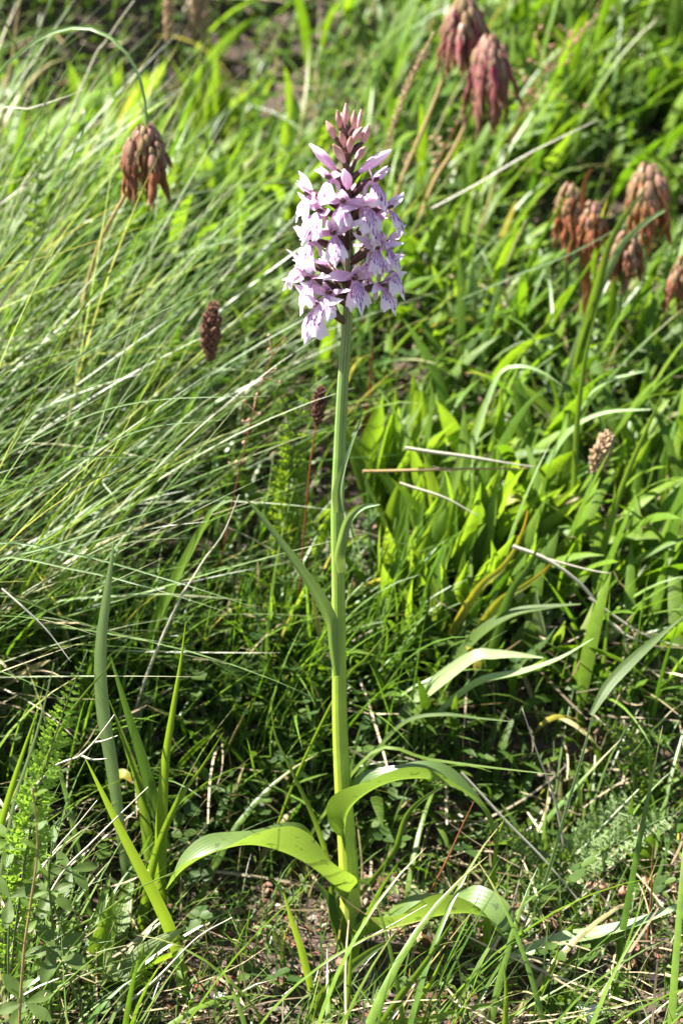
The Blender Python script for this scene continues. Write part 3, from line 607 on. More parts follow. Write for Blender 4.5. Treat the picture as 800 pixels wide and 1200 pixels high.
# lower right leaf resting on the ground
oleaf([(408, 1106, -.003), (440, 1092, -.012), (475, 1084, -.020), (510, 1074, -.026), (545, 1070, -.032), (572, 1076, -.036), (588, 1092, -.040), (597, 1110, -.042)],
      [16, 40, 58, 72, 80, 78, 58, 26], 'orchid_leaf', (0, .12, 1), [.1, 0, .1, .15], [.6, .65, .7, .6, .4], 13, .18, 2.2, 3.0, 54, fp=1.2)
oleaf([(404, 1112, -.004), (396, 1080, -.006), (385, 1052, -.008), (370, 1034, -.010)], [16, 22, 20, 12, 2], 'blade_dark', (.3, -1, .2), 0, .6)
oleaf([(405, 1116, -.005), (397, 1090, -.008), (390, 1060, -.008), (388, 1012, -.008)], [14, 18, 15, 8, 2], 'blade', (.3, -1, .2), .3, .6)
oleaf([(412, 1116, -.003), (418, 1090, -.006), (428, 1064, -.006), (432, 1058, -.006)], [12, 16, 12, 2], 'blade_dark', (-.3, -1, .2), .3, .6)

# ------------------------------------------------------------------ builders for the plants around it
def worldpts(pts, Y0, Y1):
    n = len(pts); out = []
    for i, p in enumerate(pts):
        Y = p[2] if len(p) > 2 else Y0 + (Y1 - Y0) * i / max(1, n - 1)
        q = W(p[0], p[1], Y)
        for _ in range(200):                      # keep the point above the soil
            if q[2] >= T0(q[0], q[1]) + 0.001: break
            Y -= 0.002; q = W(p[0], p[1], Y)
        out.append(q)
    return out
def rooted(P):
    """adds the hidden lower end down to the soil"""
    g = T0(P[0][0], P[0][1])
    h = P[0][2] - g
    if h > 0.003:
        t = nrm(P[0] - P[1]); x = P[0][0] + t[0] * h * 0.6; y = P[0][1] + 0.15 * h
        g = T0(x, y); mid = np.array([(P[0][0] * .45 + x * .55), (P[0][1] + y) / 2, P[0][2] * .5 + g * .5])
        return [np.array([x, y, g - 0.003]), mid] + P
    P[0] = P[0] - np.array([0, 0, h + 0.003]); return P
def pxs(P): return float(np.dot(P[-1] - CAM, FWD)) / FPX
def solo(name, mb, root, mat, label, cat, group=None):
    root = np.array(root); mb.v = [tuple(np.array(p) - root) for p in mb.v]
    o = link(name, mb.mesh(name, M[mat])); o.location = root
    return tag(o, label, cat, group)
def blade(label, pts, Y0, Y1, wpx, mat='blade', name='grass_shoot', cat='grass blade', root=True, hint=(0.2, -1, .4), roll=0.0, fold=.3, nc=5, n=26, wave=0.0, group=None):
    P = worldpts(pts, Y0, Y1)
    if root: P = rooted(P)
    C = spline(P, n); k = pxs(P)
    wp = list(wpx) if np.ndim(wpx) else [wpx, wpx, wpx * .95, wpx * .8, wpx * .55, wpx * .08]
    v, f, u = ribbon(C, [x * k for x in wp], hint, roll, fold, nc, wave)
    return solo(name, MB().add(v, f, u), P[0], mat, label, cat, group)
def stalk(label, pts, Y0, Y1, wpx, mat='straw', name='dry_stalk', cat='dry stalk', root=True, n=26, branches=(), group=None):
    P = worldpts(pts, Y0, Y1)
    if root: P = rooted(P)
    k = pxs(P); C = spline(P, n)
    # dry stems are never quite straight
    C = C + (np.sin(np.linspace(0, 9, n) + pts[0][0])[:, None] * np.array([.35, .2, .35]) * k)
    mb = MB().add(*tube(C, [wpx * k / 2, wpx * k / 2, wpx * k * .45, wpx * k * .3, wpx * k * .16], 6))
    for b in branches:
        Q = worldpts(b, Y0, Y1); mb.add(*tube(spline(Q, 10), [wpx * k * .4, wpx * k * .15], 5))
    return solo(name, mb, P[0], mat, label, cat, group)

# ---- withered clover heads
def floret_variants(tag_, L, Rr):
    out = []
    for q in range(5):
        random.seed(q + 3); n = 12; s = np.linspace(0, 1, n)
        cx = random.uniform(-.12, .12) * L; C = np.stack([cx * s ** 2, 0.06 * L * np.sin(s * 4 + q), -L * s], 1)
        mb = MB()
        C[:, :2] += np.stack([np.sin(s * 17 + q), np.cos(s * 14 + 2 * q)], 1) * Rr * .18
        v, f, u = tube(C, [x * Rr * random.uniform(.75, 1.25) for x in (.35, .75, 1, 1.1, .9, .6, .85, .5, .2)], 8, (1, 0, .1), 2, .3); mb.add(v, f, u)
        for z in (-1, 0, 1):                       # the papery torn standard petal
            E = C[6:].copy(); E[:, 0] += z * Rr * .6 * np.linspace(0, 1, len(E)); E[:, 2] -= L * .12 * np.linspace(0, 1, len(E)) * random.uniform(.2, 1.3)
            v, f, u = ribbon(E, [Rr * 1.4, Rr * 1.6, Rr * 1.1, Rr * .2], (0, 1, 0), z * .8, .4, 3); mb.add(v, f, u)
        out.append(mb)
    return out
def clover_head(label, top, Y, wpx, hpx, mat, stalkpts, smat, lean=0.0, nfl=24, ys=None):
    Tp = W(top[0], top[1], Y); k = float(np.dot(Tp - CAM, FWD)) / FPX
    P = rooted(worldpts(stalkpts, (ys if ys is not None else Y + 0.01), Y)); base = P[0]
    head = empty('withered_clover', base, label, 'withered clover')
    rec = Tp + np.array([0, 0, -hpx * k * .1])
    C = spline(P + [rec], 24)
    link('stalk', MB().add(*tube(C, [3.2 * k, 2.8 * k, 2.4 * k, 2.4 * k], 8)).mesh('stalk', M[smat]), head)
    random.seed(int(top[0] * 3)); L = hpx * k * random.uniform(.48, .68); R = wpx * k * .078
    var = [m.mesh('floret', M[mat]) for m in floret_variants(label, L, R)]
    cal = MB().add(*tube(np.array([[0, 0, R * .6], [R * .05, 0, -R * .6], [R * .15, 0, -R * 2.2], [R * .3, 0, -R * 3.4]]), [R * .55, R * 1.1, R * 1.2, R * .95], 8, (1, 0, .1)))
    for j in range(5):
        a = j * 2 * PI / 5; cs = np.array([math.cos(a), math.sin(a), 0]) * R
        E = np.array([[R * .2, 0, -R * 2.6], [R * .35, 0, -R * 4.2], [R * .5, 0, -R * 6]]) + cs * np.array([[.9], [1.3], [1.5]])
        v, f, u = ribbon(E, [R * .6, R * .4, R * .05], cs, 0, .2, 3); cal.add(v, f, u)
    cal = cal.mesh('calyx', M['calyx'])
    random.seed(int(top[0]))
    nfl = int(nfl * 1.5)
    for i in range(nfl):
        t = (i + .5) / nfl; az = i * 2.39996 + random.uniform(-.3, .3)
        rad = wpx * k * (.07 + .27 * math.sin(t * 2.0)); z = -hpx * k * .40 * t
        splay = math.radians(1 + 12 * (1 - t) + random.uniform(-12, 12)) * (1 if i % 7 else 1.4)
        p = rec + np.array([math.cos(az) * rad, math.sin(az) * rad, z + hpx * k * .10])
        rot = Euler((0, -splay, 0)).to_matrix().to_4x4(); rz = Matrix.Rotation(az, 4, 'Z'); ln = Matrix.Rotation(lean, 4, 'Y'); sc_ = random.uniform(.5, 1.25)
        q = np.array(ln @ Vector(p - rec)) + rec
        o = bpy.data.objects.new('floret', var[i % 5]); COL.objects.link(o); o.parent = head
        o.matrix_local = Matrix.Translation(Vector(q - base)) @ ln @ rz @ rot @ Matrix.Rotation(random.uniform(-.6, .6), 4, 'Z') @ Matrix.Scale(sc_, 4)
        c = bpy.data.objects.new('calyx', cal); COL.objects.link(c); c.parent = o
    return head
clover_head('withered brown clover head hanging under the arching pale stem at upper left', (170, 146), .215, 60, 92, 'floret_brown', [(112, 300), (128, 262), (150, 222), (166, 175)], 'tan', .05, 24, .24)
clover_head('taller withered pinkish clover head on a tan stalk at the top edge', (543, -2), .40, 54, 92, 'floret_pink', [(470, 212), (492, 160), (518, 95), (538, 30)], 'tan', 0, 24)
clover_head('withered pinkish clover head just below and right of the tallest clover head', (574, 40), .385, 52, 100, 'floret_pink', [(508, 214), (530, 178), (552, 130), (570, 70)], 'tan', -.05, 26)
clover_head('withered tan clover head with an orange petal sticking up, leftmost of the right cluster', (668, 214), .33, 40, 76, 'floret_tan', [(662, 335), (664, 300), (668, 240)], 'stalkg', 0, 16)
clover_head('withered tan clover head low between the leftmost and the lowest of the right cluster', (694, 236), .325, 42, 70, 'floret_tan', [(684, 350), (688, 310), (694, 262)], 'stalkg', .1, 16)
clover_head('large withered pink topped clover head with long hanging petals near the right edge', (760, 192), .34, 62, 96, 'floret_tan', [(752, 345), (756, 300), (760, 230)], 'stalkg', -.05, 20)
clover_head('lowest withered red brown clover head of the right cluster under a pale blade', (734, 272), .30, 50, 80, 'floret_brown', [(722, 400), (726, 350), (732, 300)], 'stalkg', .15, 17)
clover_head('withered brown clover head cut by the right edge of the picture', (802, 300), .30, 44, 72, 'floret_brown', [(800, 400), (801, 360), (802, 330)], 'stalkg', 0, 14)
blade('orange dry leaf sticking up over the leftmost tan clover head', [(684, 262), (682, 235), (685, 212), (692, 198)], .325, .32, [7, 10, 13, 10, 4], 'rust', 'dry_leaf', 'dry leaf', hint=(0, -1, .2))

# ---- seed heads (plantain like) and fluffy spikes
def seed_spike(label, pts, Y0, Y1, wpx, hfrac, mat, smat, name='plantain_head', cat='seed head', nn=150, swpx=2.4, seedl=1.0, group=None):
    P = rooted(worldpts(pts, Y0, Y1)); base = P[0]; k = pxs(P)
    o = empty(name, base, label, cat, group); C = spline(P, 60)
    link('stalk', MB().add(*tube(C, [swpx * k / 2 * 1.2, swpx * k / 2, swpx * k / 2 * .8], 6)).mesh('stalk', M[smat]), o)
    L = np.linalg.norm(np.diff(C, axis=0), axis=1).sum(); tl = sum(np.linalg.norm(W(*(pts[i][:2]), Y1) - W(*(pts[i + 1][:2]), Y1)) for i in range(len(pts) - 1))
    f0 = 1 - hfrac * tl / L; mb = MB(); T, S, N = frames(C, (0, -1, .3))
    random.seed(int(pts[0][0]) + 5)
    for i in range(nn):
        t = i / nn; s = f0 + (1 - f0) * t; j = min(59, int(s * 59)); a = i * 2.39996
        env = (math.sin(PI * min(1, t * .92 + .08)) ** .5) * wpx * k * .5
        dr = S[j] * math.cos(a) + N[j] * math.sin(a); p = C[j] * (1 - (s * 59 - j)) + C[min(59, j + 1)] * (s * 59 - j)
        q = p + dr * env * .35; e = p + dr * env * random.uniform(.65, 1.35) + T[j] * env * random.uniform(.4, 1.1) * seedl
        v, f, u = tube(np.array([q, (q + e) / 2 + dr * env * .12, e]), [env * .15, env * random.uniform(.18, .34), env * .06], 5); mb.add(v, f, u)
    x = link('seeds', mb.mesh('seeds', M[mat]), o); x['kind'] = 'stuff'
    return o
seed_spike('dark red brown plantain head in the grass left of the orchid spike', [(250, 470), (247, 440), (246, 400), (251, 352)], .17, .165, 22, .62, 'seed_dark', 'stalkg')
seed_spike('small brown plantain head with pale tip just left of the orchid stem', [(362, 560), (367, 520), (372, 490), (376, 452)], .13, .125, 16, .44, 'seed_dark', 'rust', nn=110)
seed_spike('tan plantain head leaning right in the middle of the right side', [(664, 645), (678, 600), (695, 556), (713, 506)], .18, .175, 22, .36, 'seed_tan', 'stalkg', nn=120)
for (pts, lb) in (([(190, 130), (196, 60), (198, 0), (199, -30)], 'leftmost of three blurred tan grass spikes at the top left'), ([(222, 130), (226, 70), (228, 10), (229, -35)], 'middle one of three blurred tan grass spikes at the top left'), ([(236, 140), (238, 80), (239, 20), (240, -30)], 'rightmost of three blurred tan grass spikes at the top left')):
    seed_spike(lb, pts, .50, .50, 13, .50, 'seed_tan', 'stalkg', 'grass_spike', 'grass spike', 130)
seed_spike('long slender tan grass spike leaning right above the orchid top', [(452, 175), (465, 135), (480, 95), (508, 38)], .32, .32, 9, .95, 'seed_tan', 'tan', 'grass_spike', 'grass spike', 150)
def panicle(label, pts, Y, mat, spread, nn):
    P = rooted(worldpts(pts, Y, Y)); o = empty('dry_flower_cluster', P[0], label, 'seed head'); k = pxs(P); C = spline(P, 30)
    link('stalk', MB().add(*tube(C, [1.4 * k, 1.0 * k, .6 * k], 5)).mesh('stalk', M['rust']), o); mb = MB(); random.seed(nn)
    for i in range(nn):
        c = C[int(30 - 1 - 13 * random.random())] ; d = np.array([random.gauss(0, 1), random.gauss(0, .6), random.gauss(.3, .8)]) * spread * k
        e = c + d; mb.add(*tube(np.array([c, c + d * .5 + [0, 0, spread * k * .2], e]), [.5 * k, .4 * k], 4)); r_ = random.uniform(1.4, 3.0) * k
        mb.add(*tube(np.array([e, e + [0, 0, r_], e + [r_ * .4, 0, r_ * 2]]), [r_ * .3, r_, r_ * .5], 6))
    x = link('seeds', mb.mesh('seeds', M[mat]), o); x['kind'] = 'stuff'
panicle('blurred pinkish dry flower cluster on a thin stalk at the top right', [(600, 160), (620, 110), (650, 70), (680, 45)], .48, 'seed_pink', 22, 26)
panicle('blurred brownish dry flower cluster below the twin pinkish clover heads', [(500, 220), (512, 190), (528, 160), (536, 140)], .42, 'seed_tan', 10, 12)
panicle('small cluster of dry reddish seeds left of the orchid spike base', [(300, 470), (310, 440), (320, 415), (335, 395)], .14, 'seed_pink', 9, 14)

# ---- lanceolate leafy plants, every leaf a part
LEAFV = []
for q in range(6):
    random.seed(q + 40); n = 16; s = np.linspace(0, 1, n); cv = random.uniform(.15, .65)
    C = np.stack([.05 * np.sin(s * 3 + q), cv * s ** 2 * .6, s - .12 * cv * s ** 2], 1)
    LEAFV.append(ribbon(C, [.035, .04, .08, .13, .16, .165, .14, .10, .05, .003], (0, -1, 0), 0, .32, 5, .10, 2, q))
def leafset(mat): 
    out = []
    for v, f, u in LEAFV: out.append(MB().add(v, f, u).mesh('leaf', M[mat]))
    return out
LS = {k: leafset(k) for k in ('lance', 'lance_pale', 'lance_yellow', 'blade_dark', 'blade', 'blade_bright')}
def rosette(label, px, py, n, lpx, mats=('lance',), tilt=(8, 45), bias=40, wf=1.0, name='leafy_plant', cat='leafy plant', group=None, seed=None):
    g = ground(px, py); k = float(np.dot(g - CAM, FWD)) / FPX
    o = empty(name, g, label, cat, group); random.seed(seed if seed is not None else int(px * 7 + py))
    for i in range(n):
        az = i * 2.39996 + random.uniform(-.4, .4); tl = math.radians(random.uniform(*tilt)); L = lpx * k * random.uniform(.7, 1.1)
        x = bpy.data.objects.new('leaf', random.choice(LS[random.choice(mats)])); COL.objects.link(x); x.parent = o
        x.location = (math.cos(az) * .003 * random.random() * 2, math.sin(az) * .003, -.002)
        d = Vector((math.sin(tl) * math.cos(az), math.sin(tl) * math.sin(az), math.cos(tl))); d.x += math.sin(math.radians(bias)) * .35; d.normalize()
        q_ = d.to_track_quat('Z', 'X')
        x.rotation_euler = (q_.to_matrix() @ Matrix.Rotation(az + random.uniform(-.8, .8), 3, 'Z')).to_euler()
        x.scale = (L * wf * random.uniform(.8, 1.2), L, L)
    return o
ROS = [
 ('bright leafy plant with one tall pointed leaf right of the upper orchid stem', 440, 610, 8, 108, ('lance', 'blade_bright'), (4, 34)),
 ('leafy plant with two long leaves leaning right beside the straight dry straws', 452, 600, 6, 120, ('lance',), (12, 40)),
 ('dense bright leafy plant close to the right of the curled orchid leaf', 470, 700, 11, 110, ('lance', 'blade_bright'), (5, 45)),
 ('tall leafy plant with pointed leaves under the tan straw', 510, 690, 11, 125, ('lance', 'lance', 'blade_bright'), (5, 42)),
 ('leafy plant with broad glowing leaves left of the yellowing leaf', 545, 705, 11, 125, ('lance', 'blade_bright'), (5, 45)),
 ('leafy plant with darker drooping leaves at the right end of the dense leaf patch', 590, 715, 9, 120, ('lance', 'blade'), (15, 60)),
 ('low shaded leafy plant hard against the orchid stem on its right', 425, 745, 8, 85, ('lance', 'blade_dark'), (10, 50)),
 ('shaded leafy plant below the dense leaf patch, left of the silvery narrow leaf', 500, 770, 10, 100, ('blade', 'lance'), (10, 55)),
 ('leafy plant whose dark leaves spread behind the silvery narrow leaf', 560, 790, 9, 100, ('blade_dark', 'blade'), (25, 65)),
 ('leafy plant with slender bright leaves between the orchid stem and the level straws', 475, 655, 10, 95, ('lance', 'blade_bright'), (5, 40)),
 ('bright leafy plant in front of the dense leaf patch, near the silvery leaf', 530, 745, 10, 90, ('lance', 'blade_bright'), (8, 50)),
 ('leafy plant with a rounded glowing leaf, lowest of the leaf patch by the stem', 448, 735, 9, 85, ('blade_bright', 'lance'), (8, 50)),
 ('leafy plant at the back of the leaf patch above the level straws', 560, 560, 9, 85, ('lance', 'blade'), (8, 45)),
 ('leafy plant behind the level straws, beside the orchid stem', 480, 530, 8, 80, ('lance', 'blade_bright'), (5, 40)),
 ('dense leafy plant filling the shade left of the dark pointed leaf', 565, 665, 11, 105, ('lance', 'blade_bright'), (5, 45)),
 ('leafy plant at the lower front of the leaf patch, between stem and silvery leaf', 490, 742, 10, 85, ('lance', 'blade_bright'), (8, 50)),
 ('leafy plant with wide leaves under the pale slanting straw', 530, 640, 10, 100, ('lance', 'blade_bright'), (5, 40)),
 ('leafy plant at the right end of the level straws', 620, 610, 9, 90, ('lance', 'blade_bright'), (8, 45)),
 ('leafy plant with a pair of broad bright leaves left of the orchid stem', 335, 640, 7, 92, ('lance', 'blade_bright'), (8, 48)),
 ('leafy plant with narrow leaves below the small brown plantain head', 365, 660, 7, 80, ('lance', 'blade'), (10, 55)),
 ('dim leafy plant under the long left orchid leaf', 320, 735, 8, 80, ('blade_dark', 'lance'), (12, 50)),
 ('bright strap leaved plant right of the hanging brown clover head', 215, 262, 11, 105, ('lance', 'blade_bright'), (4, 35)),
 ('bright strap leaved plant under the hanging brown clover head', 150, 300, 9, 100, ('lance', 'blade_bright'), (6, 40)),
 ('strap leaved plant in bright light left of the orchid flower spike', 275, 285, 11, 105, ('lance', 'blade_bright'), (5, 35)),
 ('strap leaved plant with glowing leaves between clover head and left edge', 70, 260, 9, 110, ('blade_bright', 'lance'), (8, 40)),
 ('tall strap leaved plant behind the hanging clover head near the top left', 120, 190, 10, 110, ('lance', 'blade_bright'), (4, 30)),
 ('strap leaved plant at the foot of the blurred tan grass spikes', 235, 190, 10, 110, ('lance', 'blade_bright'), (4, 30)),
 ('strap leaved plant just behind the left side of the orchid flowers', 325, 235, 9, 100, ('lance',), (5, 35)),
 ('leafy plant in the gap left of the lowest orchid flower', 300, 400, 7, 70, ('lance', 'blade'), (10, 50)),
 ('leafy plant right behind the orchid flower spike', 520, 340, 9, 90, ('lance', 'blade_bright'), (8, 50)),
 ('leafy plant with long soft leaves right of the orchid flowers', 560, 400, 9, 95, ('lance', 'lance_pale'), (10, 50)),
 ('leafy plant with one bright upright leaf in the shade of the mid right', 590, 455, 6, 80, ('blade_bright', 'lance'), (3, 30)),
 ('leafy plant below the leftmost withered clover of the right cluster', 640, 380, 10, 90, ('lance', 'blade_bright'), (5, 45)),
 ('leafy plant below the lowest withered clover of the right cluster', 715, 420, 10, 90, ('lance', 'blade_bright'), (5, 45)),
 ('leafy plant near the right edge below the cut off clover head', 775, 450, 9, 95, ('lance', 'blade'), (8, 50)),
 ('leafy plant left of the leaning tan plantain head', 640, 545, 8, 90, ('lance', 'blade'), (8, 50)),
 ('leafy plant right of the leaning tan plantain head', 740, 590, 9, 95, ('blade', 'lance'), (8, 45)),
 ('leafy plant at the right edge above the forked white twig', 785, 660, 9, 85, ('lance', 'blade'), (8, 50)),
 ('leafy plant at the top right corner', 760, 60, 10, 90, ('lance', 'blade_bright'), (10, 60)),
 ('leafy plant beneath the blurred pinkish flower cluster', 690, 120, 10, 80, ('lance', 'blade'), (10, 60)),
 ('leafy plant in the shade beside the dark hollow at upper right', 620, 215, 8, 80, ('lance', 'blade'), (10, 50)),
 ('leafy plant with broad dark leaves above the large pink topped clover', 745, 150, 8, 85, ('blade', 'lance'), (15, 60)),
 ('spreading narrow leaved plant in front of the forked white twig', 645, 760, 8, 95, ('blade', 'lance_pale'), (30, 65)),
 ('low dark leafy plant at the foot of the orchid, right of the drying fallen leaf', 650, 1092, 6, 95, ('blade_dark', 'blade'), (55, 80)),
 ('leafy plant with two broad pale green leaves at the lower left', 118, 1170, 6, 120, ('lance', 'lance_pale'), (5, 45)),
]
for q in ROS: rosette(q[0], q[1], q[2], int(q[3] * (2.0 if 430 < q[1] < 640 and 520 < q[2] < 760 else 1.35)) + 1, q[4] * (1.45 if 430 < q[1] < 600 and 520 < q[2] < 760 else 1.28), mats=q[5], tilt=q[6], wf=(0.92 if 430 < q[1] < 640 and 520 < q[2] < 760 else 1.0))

# ---- feathery leaves
def feather(label, pts, Y0, Y1, wpx, mat='blade', n=34, name='feathery_leaf', cat='feathery leaf', root=True, smat='stalkg', group=None, start=.12, lobes=4, pw=1.0, mw=1.0):
    P = worldpts(pts, Y0, Y1)
    if root: P = rooted(P)
    base = P[0]; k = pxs(P); C = spline(P, 60); T, S, N = frames(C, (0.1, -.8, .6))
    o = empty(name, base, label, cat, group)
    link('midrib', MB().add(*tube(C, [2.0 * k * mw, 1.6 * k * mw, .6 * k * mw], 6)).mesh('midrib', M[smat]), o); mb = MB(); random.seed(int(pts[0][0]))
    for i in range(n):
        s = start + (1 - start) * i / n; j = min(58, int(s * 59)); L = wpx * k * .5 * (math.sin(PI * min(1, (s - start) / (1 - start) * .86 + .14)) ** .7) * random.uniform(.85, 1.15)
        for sd in (-1, 1):
            d = nrm(S[j] * sd + T[j] * .55 + N[j] * random.uniform(-.1, .7)); A = C[j]; nn_ = nrm(np.cross(d, T[j]))
            E = A + d * L; v, f, u = ribbon(spline([A, (A + E) / 2 + N[j] * L * .1, E], 5), [L * .12 * pw, L * .20 * pw, L * .04 * pw], N[j], 0, .2, 3); mb.add(v, f, u)
            for m in range(1, lobes):
                B = A + d * L * m / lobes; q = L * .34 * (1.15 - m / lobes)
                for s2 in (-1, 1):
                    e = nrm(np.cross(d, N[j]) * s2 + d * .8 + N[j] * random.uniform(-.2, .6))
                    v, f, u = ribbon(np.array([B, B + e * q * .5, B + e * q]), [L * .13 * (.5 + .5 * pw), L * .22 * (.5 + .5 * pw), L * .03], N[j], random.uniform(-.5, .5), .2, 3); mb.add(v, f, u)
    x = link('leaflets', mb.mesh('leaflets', M[mat]), o); x['kind'] = 'stuff'
    return o
feather('bright green feathery leaf standing up at the left edge', [(38, 960), (56, 890), (78, 825), (103, 762)], -.075, -.08, 62, 'feather', 64)
feather('pale feathery leaf reaching right from the litter at the lower right', [(628, 1045), (672, 1005), (712, 962), (748, 925)], .035, .05, 66, 'feather_pale', 20, smat='lance_pale', lobes=5, pw=.5, mw=1.9)
feather('dim feathery leaf right of the arching orchid leaf', [(650, 1010), (620, 990), (590, 975), (556, 965)], .035, .03, 50, 'blade', 24)
feather('feathery leaf in the light at the right edge of the lower right', [(690, 1010), (730, 985), (770, 962), (806, 945)], .03, .05, 50, 'feather_pale', 20, lobes=5, pw=.5)
feather('small blurred feathery leaf at the left edge below the pale stems', [(42, 240), (46, 200), (52, 165), (60, 140)], .26, .26, 40, 'blade_bright', 24)
feather('small bright feathery leaf above the small brown plantain head', [(345, 520), (352, 480), (365, 455), (385, 440)], .16, .16, 56, 'blade_bright', 20)
feather('second small feathery leaf left of the small brown plantain head', [(340, 520), (335, 480), (325, 460), (312, 448)], .16, .16, 50, 'blade_bright', 18)
feather('short feathery leaf on the sunlit litter at the bottom right', [(690, 1200), (705, 1170), (722, 1150), (740, 1140)], -.04, -.04, 44, 'feather', 20)
feather('short feathery leaf at the bottom edge left of the pale stone', [(640, 1215), (655, 1190), (668, 1165), (680, 1150)], -.05, -.05, 40, 'lance', 20)
feather('tiny feathery leaf among the bottom left stems', [(170, 1200), (160, 1170), (166, 1140), (180, 1115)], -.04, -.04, 40, 'lance', 18)
feather('shaded feathery leaf right of the sunlit pale feathery leaf', [(750, 900), (735, 870), (712, 850), (690, 842)], .08, .08, 46, 'blade', 18)
feather('small feathery leaf behind the dark green blades at left', [(35, 1010), (50, 980), (70, 965), (84, 950)], -.03, -.04, 44, 'blade_pale', 20)

# ---- single blades that stand out
B = blade
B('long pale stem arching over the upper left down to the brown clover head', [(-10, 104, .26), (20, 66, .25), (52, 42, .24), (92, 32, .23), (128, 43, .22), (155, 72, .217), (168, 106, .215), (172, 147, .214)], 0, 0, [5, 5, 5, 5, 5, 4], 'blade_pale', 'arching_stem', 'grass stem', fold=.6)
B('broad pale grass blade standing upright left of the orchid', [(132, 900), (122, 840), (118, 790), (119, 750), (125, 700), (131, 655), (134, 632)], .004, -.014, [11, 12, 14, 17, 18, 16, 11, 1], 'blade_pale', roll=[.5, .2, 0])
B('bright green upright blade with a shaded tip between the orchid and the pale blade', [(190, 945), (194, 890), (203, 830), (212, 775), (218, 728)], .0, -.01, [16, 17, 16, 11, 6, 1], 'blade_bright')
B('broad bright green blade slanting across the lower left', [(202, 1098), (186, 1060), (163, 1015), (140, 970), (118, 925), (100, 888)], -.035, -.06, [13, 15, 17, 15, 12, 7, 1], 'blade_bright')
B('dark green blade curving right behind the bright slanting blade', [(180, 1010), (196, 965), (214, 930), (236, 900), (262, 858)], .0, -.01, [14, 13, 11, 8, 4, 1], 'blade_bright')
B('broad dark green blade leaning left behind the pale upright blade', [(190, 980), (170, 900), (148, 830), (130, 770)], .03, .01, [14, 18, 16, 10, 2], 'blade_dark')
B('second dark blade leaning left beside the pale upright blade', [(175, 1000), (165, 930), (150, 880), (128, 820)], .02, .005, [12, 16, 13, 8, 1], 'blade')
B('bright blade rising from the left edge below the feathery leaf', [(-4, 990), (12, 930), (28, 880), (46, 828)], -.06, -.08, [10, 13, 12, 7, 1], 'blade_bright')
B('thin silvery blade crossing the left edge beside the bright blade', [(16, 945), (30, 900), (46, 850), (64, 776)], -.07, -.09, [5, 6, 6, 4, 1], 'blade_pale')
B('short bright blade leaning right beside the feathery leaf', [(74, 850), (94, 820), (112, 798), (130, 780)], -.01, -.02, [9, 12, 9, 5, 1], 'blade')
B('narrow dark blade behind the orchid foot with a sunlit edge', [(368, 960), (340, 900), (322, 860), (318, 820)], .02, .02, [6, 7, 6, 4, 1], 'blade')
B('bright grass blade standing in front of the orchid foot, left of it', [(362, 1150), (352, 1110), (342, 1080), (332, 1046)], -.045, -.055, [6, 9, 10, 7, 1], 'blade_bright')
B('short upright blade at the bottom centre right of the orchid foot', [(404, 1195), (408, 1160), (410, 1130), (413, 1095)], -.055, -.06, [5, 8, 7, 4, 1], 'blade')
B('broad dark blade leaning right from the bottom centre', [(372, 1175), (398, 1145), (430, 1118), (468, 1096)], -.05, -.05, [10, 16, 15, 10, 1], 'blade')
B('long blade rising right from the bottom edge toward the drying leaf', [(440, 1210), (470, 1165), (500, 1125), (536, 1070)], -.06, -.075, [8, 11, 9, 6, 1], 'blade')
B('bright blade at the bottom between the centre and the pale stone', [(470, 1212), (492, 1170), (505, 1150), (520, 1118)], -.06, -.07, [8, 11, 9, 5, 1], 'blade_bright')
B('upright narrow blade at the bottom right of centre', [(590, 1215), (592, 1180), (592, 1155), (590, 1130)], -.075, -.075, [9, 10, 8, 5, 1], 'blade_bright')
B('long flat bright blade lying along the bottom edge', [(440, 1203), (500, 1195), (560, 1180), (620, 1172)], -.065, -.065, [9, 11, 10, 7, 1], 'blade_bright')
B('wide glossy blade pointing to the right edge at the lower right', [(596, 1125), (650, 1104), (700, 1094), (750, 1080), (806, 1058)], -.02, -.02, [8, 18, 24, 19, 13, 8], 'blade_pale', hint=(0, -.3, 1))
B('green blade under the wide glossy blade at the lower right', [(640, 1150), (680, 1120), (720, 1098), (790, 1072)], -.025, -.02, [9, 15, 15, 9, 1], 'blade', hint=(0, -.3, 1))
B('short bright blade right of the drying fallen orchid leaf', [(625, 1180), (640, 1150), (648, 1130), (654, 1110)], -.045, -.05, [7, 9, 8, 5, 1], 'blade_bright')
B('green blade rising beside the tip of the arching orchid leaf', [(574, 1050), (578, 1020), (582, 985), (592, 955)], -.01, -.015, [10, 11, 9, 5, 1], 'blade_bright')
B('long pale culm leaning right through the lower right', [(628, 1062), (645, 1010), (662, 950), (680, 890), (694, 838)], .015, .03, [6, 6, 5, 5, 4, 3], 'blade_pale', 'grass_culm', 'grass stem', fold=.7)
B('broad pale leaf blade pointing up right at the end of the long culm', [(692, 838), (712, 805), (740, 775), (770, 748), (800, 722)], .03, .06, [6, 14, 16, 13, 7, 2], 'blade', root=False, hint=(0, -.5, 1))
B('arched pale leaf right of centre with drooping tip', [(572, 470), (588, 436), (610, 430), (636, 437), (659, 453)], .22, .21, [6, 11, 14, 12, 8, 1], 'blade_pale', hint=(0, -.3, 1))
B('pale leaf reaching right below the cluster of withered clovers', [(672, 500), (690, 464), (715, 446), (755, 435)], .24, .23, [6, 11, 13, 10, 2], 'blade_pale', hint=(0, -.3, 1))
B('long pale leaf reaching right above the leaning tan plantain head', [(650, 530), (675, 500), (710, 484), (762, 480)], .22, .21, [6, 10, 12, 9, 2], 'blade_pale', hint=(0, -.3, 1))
B('tall dark green upright blade left of the leaning plantain head', [(672, 560), (676, 490), (685, 420), (702, 350)], .20, .20, [7, 8, 8, 6, 1], 'blade')
